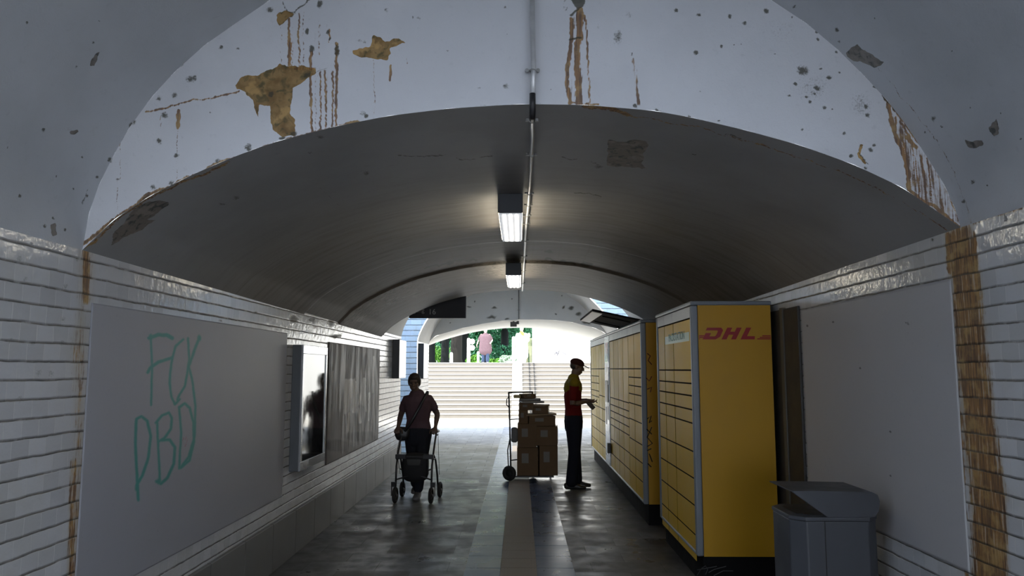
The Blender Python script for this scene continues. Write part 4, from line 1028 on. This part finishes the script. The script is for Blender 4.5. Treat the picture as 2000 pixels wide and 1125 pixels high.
# --- walking frame (rollator)
RZ = -0.08
rl = thing('walking_frame', 'four-wheeled walking frame with a black bag, pushed down the tunnel', 'walking frame', (-1.318, 9.42, 0), RZ)
m_tubeg = M('frame_tube', (.045, .045, .05), .4, .3); m_rub = M('rubber', (.02, .02, .02), .7)
for s in (-1, 1):
    x = s*.225
    bm = B(); tube(bm, [(x, -.02, .20), (x, .01, .45), (x, .10, .62), (x, .24, .80), (x, .27, .845), (x, .33, .85)], .0125, 10)
    tube(bm, [(x, .42, .13), (x, .36, .30), (x, .24, .50), (x, .08, .585)], .0125, 10)
    tube(bm, [(x, .02, .53), (x, .25, .52)], .011, 8); obj('side_frame', bm, m_tubeg, rl, smooth=True)
    bm = B(); tube(bm, [(x, .28, .85), (x, .41, .85)], .019, 10, caps=True); obj('handle_grip', bm, m_blackp, rl, smooth=True)
    bm = B(); tube(bm, [(x, .29, .83), (x, .34, .80), (x, .41, .81)], .006, 6); tube(bm, [(x+s*.02, .29, .83), (x+s*.045, .2, .6), (x+s*.03, .35, .3)], .003, 5); obj('brake', bm, m_blackp, rl, smooth=True)
    for yy, nm in ((-.03, 0), (.44, 1)):
        x = s*(.225+.022*nm)
        bm = B(); torus(bm, (x, yy, .100), (1, 0, 0), .078, .022, 28, 10); wh = obj('wheel', bm, m_rub, rl, smooth=True)
        bm = B(); cyl(bm, (x, yy, .095), (1, 0, 0), .020, .045, 12)
        for a in range(6):
            an = a*PI/3; tube(bm, [(x, yy, .095), (x, yy+.075*math.cos(an), .095+.075*math.sin(an))], .006, 6)
        cyl(bm, (x, yy, .095), (1, 0, 0), .055, .008, 20)
        obj('hub', bm, m_tubeg, wh, smooth=True)
    bm = B(); box(bm, x-.028, x-.022, -.05, .0, .09, .26); box(bm, x+.022, x+.028, -.05, .0, .09, .26); box(bm, x-.028, x+.028, -.05, .0, .20, .26); obj('fork', bm, m_blackp, rl)
bm = B(); tube(bm, [(-.235, .0, .28), (.2, .10, .40)], .010, 8); tube(bm, [(.235, .0, .28), (-.2, .10, .40)], .010, 8); obj('cross_brace', bm, m_tubeg, rl, smooth=True)
bm = B(); box(bm, -.205, .205, .02, .26, .545, .575); bev(obj('seat', bm, m_blackp, rl), .01)
bm = B(); box(bm, -.24, -.11, .0, .05, .535, .59); box(bm, .11, .24, .0, .05, .535, .59); bev(obj('seat_bracket', bm, m_tubeg, rl), .006)
bm = B(); loft(bm, [(V(0, .09, .30), .15, .06), (V(0, .09, .34), .165, .07), (V(0, .09, .50), .165, .075), (V(0, .09, .54), .16, .07)], power=5); bg_ = obj('carry_bag', bm, M('bag_black', (.012, .012, .014), .7), rl, smooth=True)
bm = B(); loft(bm, [(V(0, -.008, .46), .085, .006), (V(0, -.012, .53), .09, .006)], power=4); obj('bag_flap', bm, M('bag_grey', (.06, .06, .062), .6), bg_, smooth=True)

# --- courier in profile, facing the lockers (+X)
MY = 10.55; MX = at(1121, 900, Y=MY).x
JM = dict(pelvis=V(0, .0, .95), chest=V(0, .01, 1.27), neck=V(0, -.01, 1.515), head=V(0, -.055, 1.685),
          shL=V(.19, 0, 1.455), elL=V(.225, .02, 1.18), wrL=V(.13, -.20, 1.215), handL=(V(-.3, -1, -.05), V(-.2, -.1, -1), .35, 1),
          shR=V(-.19, 0, 1.455), elR=V(-.225, .03, 1.17), wrR=V(-.14, -.175, 1.205), handR=(V(.25, -1, -.12), V(.2, .1, 1), .45, 1),
          hpL=V(.09, 0, .92), knL=V(.10, -.02, .50), anL=V(.10, -.04, .09), hpR=V(-.09, .0, .92), knR=V(-.10, .0, .50), anR=V(-.11, .045, .09))
m_redv = M('red_polo', (.12, .008, .008), .8, var=.1)
pm, fm, Rm = person('person in a red work shirt, dark trousers and cap, holding a parcel at the lockers', (MX, MY, 0), PI/2, JM,
    dict(skin=m_skin, top=m_redv, toplabel='red shirt', legs=M('navy_trousers', (.012, .014, .022), .8), shoe=M('black_shoe', (.012, .012, .012), .5), girth=1.0, sleeve=.7, loose=.022, leglen=.97, tilt=.28,
         hair=[((0, .04, .0), (.070, .062, .055))], hairm=M('dark_hair', (.035, .026, .02), .6)))
bm = B(); ell(bm, fm(0, .012, .052), (.084, .103, .066), Rm, 3)
for v in bm.verts: pass
loft(bm, [(fm(0, -.06, .042), .070, .008), (fm(0, -.115, .036), .066, .006), (fm(0, -.165, .026), .045, .005)], side=(1, 0, 0), n=14)
remesh(obj('cap', bm, M('cap_dark', (.05, .018, .016), .8), pm, smooth=True), .006, 3)
bm = B()   # yellow yoke over the shoulders
loft(bm, [(V(0, .005, 1.375), .178, .132), (V(0, .0, 1.45), .172, .122), (V(0, -.005, 1.51), .10, .085)], power=2.4)
for s in (-1, 1): loft(bm, [(V(s*.10, 0, 1.46), .085, .078), (V(s*.19, 0, 1.458), .074, .072)], side=(0, 1, 0))
remesh(obj('yoke', bm, M('yellow_cloth', (.20, .15, .015), .8), pm, smooth=True, label='yellow shoulder yoke'), .009, 4)
pr = Vector((MX+.235, MY-.08, 1.19))
bm = B(); box(bm, -.035, .09, -.07, .12, -.055, .0, Matrix.Rotation(math.radians(48), 3, 'Y'), (0, 0, 0))
hp_ = tag(obj('small_parcel', bm, M('dark_packet', (.06, .05, .045), .7)), 'small dark packet held in the hands of the capped person', 'parcel'); hp_.location = pr; bev(hp_, .006)

# ------------------------------------------------------------------ sack truck with parcels
CYc = 11.45
def cx_(px, y=CYc): return at(px, 850, Y=y).x
def czz(py, y=CYc): return at(1030, py, Y=y).z
ct = thing('sack_truck', 'black sack truck on two wheels, loaded with parcels', 'hand truck', (cx_(1003), CYc, 0), 0)
fx, fy = .36, .16        # the back frame runs obliquely
def fp(u, z, out=0.): return V(fx*u+.02*(1-z)-.04-out*.4, -fy+2*fy*u+ .0-out*.4, z)
bm = B()
for u in (0, 1): tube(bm, [fp(u, .10, .04), fp(u, .45, .04), fp(u, 1.0, .05), fp(u, 1.30, .06)], .0125, 8)
tube(bm, [fp(0, 1.30, .06), fp(1, 1.30, .06)], .0125, 8, caps=True)
for z in (.3, .6, .9): tube(bm, [fp(0, z, .04), fp(1, z, .04)], .009, 8)
obj('frame', bm, m_blackp, ct, smooth=True)
bm = B(); tube(bm, [fp(0, 1.24, .06), fp(0, 1.20, .14), fp(0, 1.12, .15), fp(0, 1.08, .06), fp(0, 1.0, .05)], .008, 8); obj('handle', bm, m_blackp, ct, smooth=True)
bm = B(); tube(bm, [fp(0, .62, .05), fp(0, .45, .14), fp(0, .12, .12)], .009, 8); tube(bm, [fp(1, .62, .05), fp(1, .45, .14), fp(1, .12, .12)], .009, 8); obj('wheel_stay', bm, m_blackp, ct, smooth=True)
for u in (0, 1):
    c = fp(u, .115, .10); bm = B(); torus(bm, c, (.45, .9, 0), .078, .034, 26, 10); cyl(bm, c, (.45, .9, 0), .06, .03, 20); obj('wheel', bm, m_rub, ct, smooth=True)
bm = B(); box(bm, -.05, .60, -.22, .22, .055, .075); obj('toe_plate', bm, m_blackp, ct)
bm = B(); tube(bm, [(.55, -.2, .06), (.56, -.2, .012)], .008, 6, caps=True); tube(bm, [(.55, .2, .06), (.56, .2, .012)], .008, 6, caps=True)
obj('rest_leg', bm, m_steel, ct)
def parcel(label, x0, x1, y0, y1, ya, yb, rz=0, m=None, name='cardboard_box', tapeit=True, tilt=0., cat='parcel'):
    a, b = cx_(x0), cx_(x1); zt_2, zb_2 = czz(y0), czz(y1); H_ = zt_2-zb_2; W_ = b-a; D_2 = yb-ya
    rz *= 2.6; t = thing(name, label, cat, ((a+b)/2, CYc+(ya+yb)/2, zb_2), rz, group='parcels on the sack truck'); t.rotation_euler = (0, tilt, rz)
    bm = B(); box(bm, -W_/2, W_/2, -D_2/2, D_2/2, 0, H_)
    bev(obj('carton' if tapeit else 'pouch', bm, m or m_card, t), .004 if tapeit else min(.012, H_*.45), 3)
    if tapeit:
        bm = B(); box(bm, -W_/2-.0008, W_/2+.0008, -.025, .025, -.0008+.001, H_+.0008); obj('tape', bm, m_tape, t)
        bm = B(); box(bm, -W_*.28, W_*.05, -D_2/2-.001, -D_2/2, H_*.45, H_*.8); obj('address_label', bm, M('paper_label', (.22, .21, .19), .7), t)
    return t
zb0 = 928
parcel('large brown box at the bottom of the parcel stack, nearest the wheels', 1010, 1050, 872, 925.5, -.2, .2)
parcel('large brown box at the bottom outer end of the parcel stack', 1051, 1086, 868, 925.5, -.19, .2, .03)
parcel('wide brown box in the middle of the stack, jutting out on the walkway side', 1048, 1089, 831, 867.5, -.2, .18, -.03)
parcel('brown box in the middle of the stack against the truck frame', 1011, 1047, 826, 871.5, -.19, .2)
parcel('squarish box under the long pale padded envelope', 1032, 1083, 811, 830.5, -.18, .18, .02)
parcel('narrow upright box beside the truck frame, high in the stack', 1013, 1031, 800, 825.5, -.2, .16)
parcel('long padded envelope sticking out past the stack with a pointed corner', 1024, 1084, 807, 810.6, -.17, .15, .06, m_env, 'padded_envelope', False, -.03)
parcel('brown box on the long padded envelope', 1041, 1072, 794, 806.6, -.15, .14, -.04)
parcel('brown box high in the stack, left of the box on the envelope', 1014, 1040.5, 787, 799.6, -.18, .14, .02)
parcel('tilted brown padded envelope lying on two boxes near the top', 1030, 1071, 789.5, 793.4, -.15, .12, -.1, m_env, 'padded_envelope', False, .0)
parcel('white plastic mailer lying near the top of the stack', 1016, 1060, 782.5, 786.6, -.16, .12, .08, m_envw, 'plastic_mailer', False, .0)
parcel('grey mailer under the topmost box', 1014, 1056, 778, 782, -.14, .12, .0, M('grey_mailer', (.25, .24, .24), .5), 'plastic_mailer', False, .0)
parcel('topmost small box on the parcel stack', 1018, 1042, 769, 777.6, -.13, .1, .15)
parcel('yellowish packet at the frame end, beside the topmost box', 1003, 1017, 771, 777.5, -.12, .08, 0, M('yellow_packet', (.5, .42, .2), .5), 'plastic_mailer', False)
bm = B(); loft(bm, [(V(0, 0, 0), .05, .035), (V(0, 0, .16), .05, .035)], power=3)
rb = tag(obj('grey_bundle', bm, M('bundle_grey', (.16, .17, .18), .6), smooth=True), 'grey cloth bundle strapped to the truck frame beside the parcels', 'bundle'); rb.location = (cx_(1005), CYc-.24, czz(857))

# ------------------------------------------------------------------ outside: stairs, retaining walls, square
SH = 1.91; NS = 13; rise = SH/NS; run_ = .345
YT = YS+run_*(NS-1)
m_step = M('pale_stone_steps', (.185, .172, .152), .8, var=.08, nscale=3); m_tread = M('sun_toned_treads', (.34, .32, .30), .85, var=.05)  # treads coloured paler than the risers for the sun falling on them
bm = B()
for i in range(NS):
    y = YS+run_*i
    box(bm, -5.4, 3.1, y, YT+.6, rise*i-(.02 if i == 0 else 0), rise*(i+1)-.02)
struct('staircase', bm, m_step); bm = B()
for i in range(NS):
    y = YS+run_*i
    box(bm, -5.4, 3.1, y-.02, YT+.6 if i == NS-1 else y+run_+.01, rise*(i+1)-.03, rise*(i+1))
struct('stair_treads', bm, m_tread)
m_sun = M('pale_render', (.80, .79, .75), .85, var=.04)
m_ground = M('pale_square_paving', (.50, .49, .46), .9, var=.1)
for s in (-1, 1):
    X = -5.4 if s < 0 else 3.1
    bm = B(); box(bm, min(X, X+s*.3), max(X, X+s*.3), Y3, YT+.6, 0, SH+(.0 if s < 0 else 1.1)); struct('wall_outside', bm, m_sun)
    bm = B(); box(bm, min(X+s*.3, X+s*30), max(X+s*.3, X+s*30), Y3, YT+.6, SH-.2, SH); struct('ground', bm, m_ground)
bm = B(); box(bm, -60, 60, YT+.6, 42, SH-.2, SH); struct('ground', bm, m_ground)
t = NT('lawn'); c = t.mix(t.noise(8, 5), (.035, .09, .012), (.09, .20, .03)); m_lawn = t.out(c, .9)
bm = B(); box(bm, -80, 80, 42, 140, SH-.25, SH-.03); tag(obj('lawn', bm, m_lawn), kind='structure')
# stroller ramp up the stairs
bm = B(); xa = at(1000, 760, Y=27).x; xb = at(1020, 760, Y=27).x
prism(bm, [(xa, YS-.15, .0), (xa, YT, SH-.0), (xa, YT+.45, SH+.03), (xa, YT+.45, SH-.1), (xa, YS+.5, 0)], (1, 0, 0), xb-xa)
for v in bm.verts:
    if v.co.z > .02: v.co.z += .02
tag(obj('stroller_ramp', bm, m_sun), 'smooth white ramp strip running up the middle of the stairs', 'ramp')
for px_, lb in ((1034, 'dark metal wheel channel on the steps, beside the white ramp strip'), (1044, 'dark metal wheel channel on the steps, farther from the white ramp strip')):
    x = at(px_, 760, Y=27).x; bm = B()
    for i in range(NS-1):
        y = YS+run_*i; z = rise*(i+1)
        prism(bm, [(x, y-.01, z), (x, y+run_, z+rise*.98), (x, y+run_, z+rise*.98-.02), (x, y+.03, z-.0)], (1, 0, 0), .045)
    tag(obj('wheel_channel', bm, M('dull_channel', (.02, .02, .02), .8)), lb, 'wheel channel', 'wheel channels on the stairs')
# white building wall beyond the stairs on the right
m_wbuild = M('white_building_wall', (.86, .85, .82), .85, var=.02)
bm = B(); w0 = at(1039.5, 700, Y=38); prism(bm, [(w0.x, 38, SH), (w0.x, 38, 7.5), (3.4, 29.9, 7.5), (3.4, 29.9, SH)], (.98, .2, 0), .35)
wb = thing('building_wall', 'bright white rendered wall beyond the stairs, with faint graffiti', 'wall'); obj('wall_slab', bm, m_wbuild, wb)
def onwall(px, py):
    # point on the wall's face
    d = FW*FPX+RT*(px-CX)+UP*(CY-py); a = np.array([w0.x, 38, 0]); b = np.array([3.4, 29.9, 0]); n = np.cross(b-a, [0, 0, 1]); t_ = (a-EYE)@n/(d@n)
    return Vector(EYE+d*t_)
bm = B()
bm.free()
for st__ in ([(1081,686),(1084,692),(1087,688),(1089,694),(1093,684)], [(1083,684),(1090,690)], [(1098,688),(1106,692)]):
    bm = B(); tube(bm, [onwall(*p)+V(-.01, -.01, 0) for p in st__], .022, 5); obj('graffiti_stroke', bm, M('grey_marker_wall', (.10, .10, .12), .8), wb, label='faint grey scribble')

# bollards and post at the head of the stairs
def bollard(px, ptop, wpx, Y, label, discs=False):
    p = at(px, ptop, Y=Y); r = wpx/2/FPX*Y; h = p.z-SH
    t = thing('bollard', label, 'bollard', (p.x, Y, SH), group='white bollards at the head of the stairs')
    bm = B(); loft(bm, [(V(0, 0, 0), r, r), (V(0, 0, h-r), r, r)], n=16); obj('post', bm, m_sun, t, smooth=True)
    bm = B(); cyl(bm, (0, 0, .02), (0, 0, 1), r*1.35, .04, 16); obj('foot', bm, m_conc, t)
    if discs:
        for z in (h*.86, h*.62):
            bm = B(); cyl(bm, (r+.09, 0, z), (0, 1, 0), .13, .04, 18); tube(bm, [(0, 0, z), (r+.05, 0, z)], .02, 6); obj('round_plate', bm, m_sun, t)
bollard(881.5, 688, 6, 36, 'short white bollard by the dark tree trunks, leftmost of the row')
bollard(915.5, 660, 6.5, 36, 'tall white post carrying two round plates', True)
bollard(934, 686, 4.5, 36, 'short white bollard just beside the walker in jeans')
bollard(1003, 657, 6, 34, 'tall white post beside the walker in white clothes')

# people on the square
JB = dict(pelvis=V(0, 0, .90), chest=V(0, 0, 1.20), neck=V(0, 0, 1.40), head=V(0, -.02, 1.545),
          shL=V(.21, 0, 1.33), elL=V(.32, .02, 1.10), wrL=V(.27, -.12, .98), handL=(V(-.2, -.8, -.2), V(-1, 0, 0), .6, 1),
          shR=V(-.21, 0, 1.33), elR=V(-.33, .05, 1.08), wrR=V(-.40, -.02, .88), handR=(V(0, 0, -1), V(1, 0, 0), .5, 1),
          hpL=V(.10, 0, .86), knL=V(.10, -.08, .47), anL=V(.10, .0, .09), hpR=V(-.10, 0, .86), knR=V(-.10, -.02, .47), anR=V(-.10, .1, .09))
hairb = [((0, .018, .040), (.082, .098, .088)), ((0, .045, -.01), (.080, .070, .075))]
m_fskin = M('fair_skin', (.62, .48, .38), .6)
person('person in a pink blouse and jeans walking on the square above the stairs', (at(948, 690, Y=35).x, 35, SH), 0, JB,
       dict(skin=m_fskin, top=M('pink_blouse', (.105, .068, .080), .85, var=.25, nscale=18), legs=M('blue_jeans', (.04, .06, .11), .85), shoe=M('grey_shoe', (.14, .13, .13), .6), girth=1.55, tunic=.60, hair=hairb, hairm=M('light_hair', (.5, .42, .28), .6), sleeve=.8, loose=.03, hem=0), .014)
JC = dict(JB); JC.update(wrR=V(-.3, -.1, .92), elR=V(-.28, .04, 1.1))
person('person in white clothes with an orange scarf walking above the stairs', (at(1019, 690, Y=34).x, 34, SH), .1, JC,
       dict(skin=m_fskin, top=M('white_clothes', (.75, .75, .72), .85), legs=M('white_clothes', (.75, .75, .72), .85), shoe=M('pale_shoe', (.5, .5, .5), .6), girth=1.5, tunic=.35, hair=hairb, hairm=M('light_hair', (.5, .42, .28), .6), sleeve=1.5, loose=.05, hem=0), .014)
o = bpy.data.objects.get('person.003')
bm = B(); loft(bm, [(V(-.05, -.10, 1.43), .06, .03), (V(.02, -.14, 1.36), .08, .03), (V(.06, -.15, 1.26), .05, .02)], n=10); obj('scarf', bm, M('orange_cloth', (.8, .18, .06), .8), o, smooth=True)
JD = dict(JB)
person('person in an olive jacket half hidden behind the walker in white', (at(1033, 690, Y=40).x, 40, SH), -.1, JD,
       dict(skin=m_fskin, top=M('olive_jacket', (.12, .14, .08), .85), legs=M('olive_trousers', (.15, .16, .10), .85), shoe=M('pale_shoe', (.5, .5, .5), .6), girth=1.0, hair=hairb, hairm=M('light_hair', (.5, .42, .28), .6), sleeve=1.5, loose=.02), .014)

# trees
def leaf_mat(name, a, b):
    t = NT(name); c = t.mix(t.mapr(t.noise(.9, 3), .35, .65), a, b); m = t.out(c, .6)
    t.b.inputs['Specular IOR Level'].default_value = .15; return m
m_leaf = leaf_mat('leaves_dark', (.018, .085, .048), (.05, .19, .095)); m_leafb = leaf_mat('leaves_bright', (.06, .17, .02), (.14, .30, .05))
m_bark = M('bark', (.009, .010, .011), .9, bump=.5, bscale=12)
m_barkb = M('bark_brown', (.018, .016, .015), .9, bump=.5, bscale=12)
def leaves(cs, n, size, rng):
    """leaf sprays inside the ellipsoids cs = [(center, radii)]"""
    V_ = np.zeros((n*4, 3), np.float32); w_ = np.array([c[1][0]*c[1][1]*c[1][2] for c in cs])**.66; w_ /= w_.sum()
    pick = rng.choice(len(cs), n, p=w_)
    c = np.array([cs[i][0] for i in pick]); r = np.array([cs[i][1] for i in pick])
    d = rng.normal(size=(n, 3)); d /= np.linalg.norm(d, axis=1)[:, None]
    p = c + d*r*(rng.uniform(.45, 1, (n, 1))**.5)
    a = rng.normal(size=(n, 3)); a /= np.linalg.norm(a, axis=1)[:, None]; b = np.cross(a, rng.normal(size=(n, 3))); b /= np.linalg.norm(b, axis=1)[:, None]
    s = size*rng.uniform(.6, 1.3, (n, 1))
    for k, (u, v) in enumerate(((-.5, 0), (0, -.28), (.5, 0), (0, .28))): V_[k::4] = p+a*s*u+b*s*v
    me = bpy.data.meshes.new('foliage'); me.vertices.add(n*4); me.vertices.foreach_set('co', V_.reshape(-1))
    me.loops.add(n*4); me.loops.foreach_set('vertex_index', np.arange(n*4, dtype=np.int32)); me.polygons.add(n); me.polygons.foreach_set('loop_start', np.arange(n, dtype=np.int32)*4)
    me.update(calc_edges=True); return me
def tree(px, Y, tw, label, m_l, bark, low, seed, crown=3.2, n=5200, h=9.):
    rng = np.random.default_rng(seed); x = at(px, 690, Y=Y).x
    t = thing('broadleaf_tree', label, 'tree', (x, Y, SH-.05), group='trees beyond the square')
    bm = B(); loft(bm, [(V(0, 0, 0), tw*.62, tw*.62), (V(0, 0, .5), tw*.5, tw*.5), (V(.05, 0, 3), tw*.45, tw*.45), (V(.0, .1, 6), tw*.3, tw*.3)], n=14)
    for k in range(5):
        a = rng.uniform(0, 6.28); loft(bm, [(V(0, 0, 2.6+k*.5), tw*.2, tw*.2), (V(math.cos(a)*1.2, math.sin(a)*1.2, 4+k*.5), tw*.13, tw*.13), (V(math.cos(a)*2.2, math.sin(a)*2.2, 5.2+k*.5), tw*.06, tw*.06)], n=8)
    obj('trunk', bm, bark, t, smooth=True)
    cs = [((rng.uniform(-1, 1)*crown*.6, rng.uniform(-1, 1)*crown*.5, low+crown*.5+rng.uniform(0, h-low-crown*.6)), (rng.uniform(.35, .55)*crown,)*3) for _ in range(12)]
    cs += [((rng.uniform(-1, 1)*crown*.7, rng.uniform(-.6, .6)*crown, low+rng.uniform(.2, .9)), (crown*.34, crown*.34, .55)) for _ in range(7)]
    me = leaves(cs, int(n*1.6), .22, rng); me.materials.append(m_l)
    o = bpy.data.objects.new('foliage', me); COL.objects.link(o); o.parent = t
tree(838, 52, .85, 'tree with a thick dark trunk against the left jamb of the far arch', m_leaf, m_bark, 4.0, 1)
tree(869, 50, .55, 'tree with a dark trunk behind the short leftmost bollard', m_leaf, m_bark, 3.6, 2)
tree(891, 48, .75, 'tree with a thick brownish trunk next to the short leftmost bollard', m_leaf, m_barkb, 3.6, 3)
tree(907, 54, .55, 'slim dark trunked tree behind the post with round plates', m_leaf, m_bark, 2.6, 4)
tree(948, 60, .6, 'dense green tree behind the walker in jeans', m_leaf, m_bark, 1.3, 5, n=7000)
tree(985, 56, .6, 'dense green tree between the two walkers, leaves hanging low', m_leaf, m_bark, .5, 6, n=8000)
tree(1022, 62, .6, 'dense green tree behind the walker in white', m_leaf, m_bark, .5, 7, n=8000)
tree(925, 70, .6, 'tall tree farther back over the post with round plates', m_leaf, m_bark, .8, 8, crown=4.5, n=9000, h=11)
tree(1000, 76, .6, 'tall tree farthest back behind the square', m_leaf, m_bark, .3, 9, crown=5.5, n=12000, h=13)
tree(860, 84, .6, 'tall tree far behind the dark trunks', m_leaf, m_bark, 1.8, 10, crown=5.5, n=10000, h=13)
def bush(px, Y, r, label, m_l, seed, hz=None):
    rng = np.random.default_rng(seed); x = at(px, 690, Y=Y).x
    t = thing('leafy_bush', label, 'bush', (x, Y, SH-.03), group='bushes beyond the square')
    bm = B()
    for k in range(7):
        a = k*.9; tube(bm, [(0, 0, 0), (math.cos(a)*r*.5, math.sin(a)*r*.4, r*.9)], .02, 6)
    obj('stems', bm, m_bark, t)
    cs = [((rng.uniform(-.6, .6)*r, rng.uniform(-.4, .4)*r, rng.uniform(.3, 1.)*(hz or r)), (r*.45,)*3) for _ in range(9)]
    me = leaves(cs, 1800, .16, rng); me.materials.append(m_l); o = bpy.data.objects.new('foliage', me); COL.objects.link(o); o.parent = t
bush(856, 66, 1.3, 'bright green bush between the two left dark trunks', m_leafb, 21)
bush(924, 46, .55, 'low bright bush at the foot of the post with round plates', m_leafb, 22, .4)
bush(880, 78, 1.6, 'bright bush seen through the trunks', m_leafb, 25)
bush(968, 44, .45, 'low bright bush right of the walker in jeans', m_leafb, 23, .2)
bush(993, 40, .5, 'pale flowering bush left of the walker in white', leaf_mat('leaves_pale', (.2, .3, .2), (.4, .5, .4)), 24, .35)
bm = B(); rng = np.random.default_rng(5)
hedge = tag(bpy.data.objects.new('clipped_hedge', leaves([((x, 92+rng.uniform(-2, 2), SH+rng.uniform(1, 8)), (4, 2.5, 2.5)) for x in np.linspace(-38, 30, 50)], 26000, .6, rng)), 'long tall green hedge closing the view behind the trees', 'hedge'); COL.objects.link(hedge); hedge.data.materials.append(m_leaf)
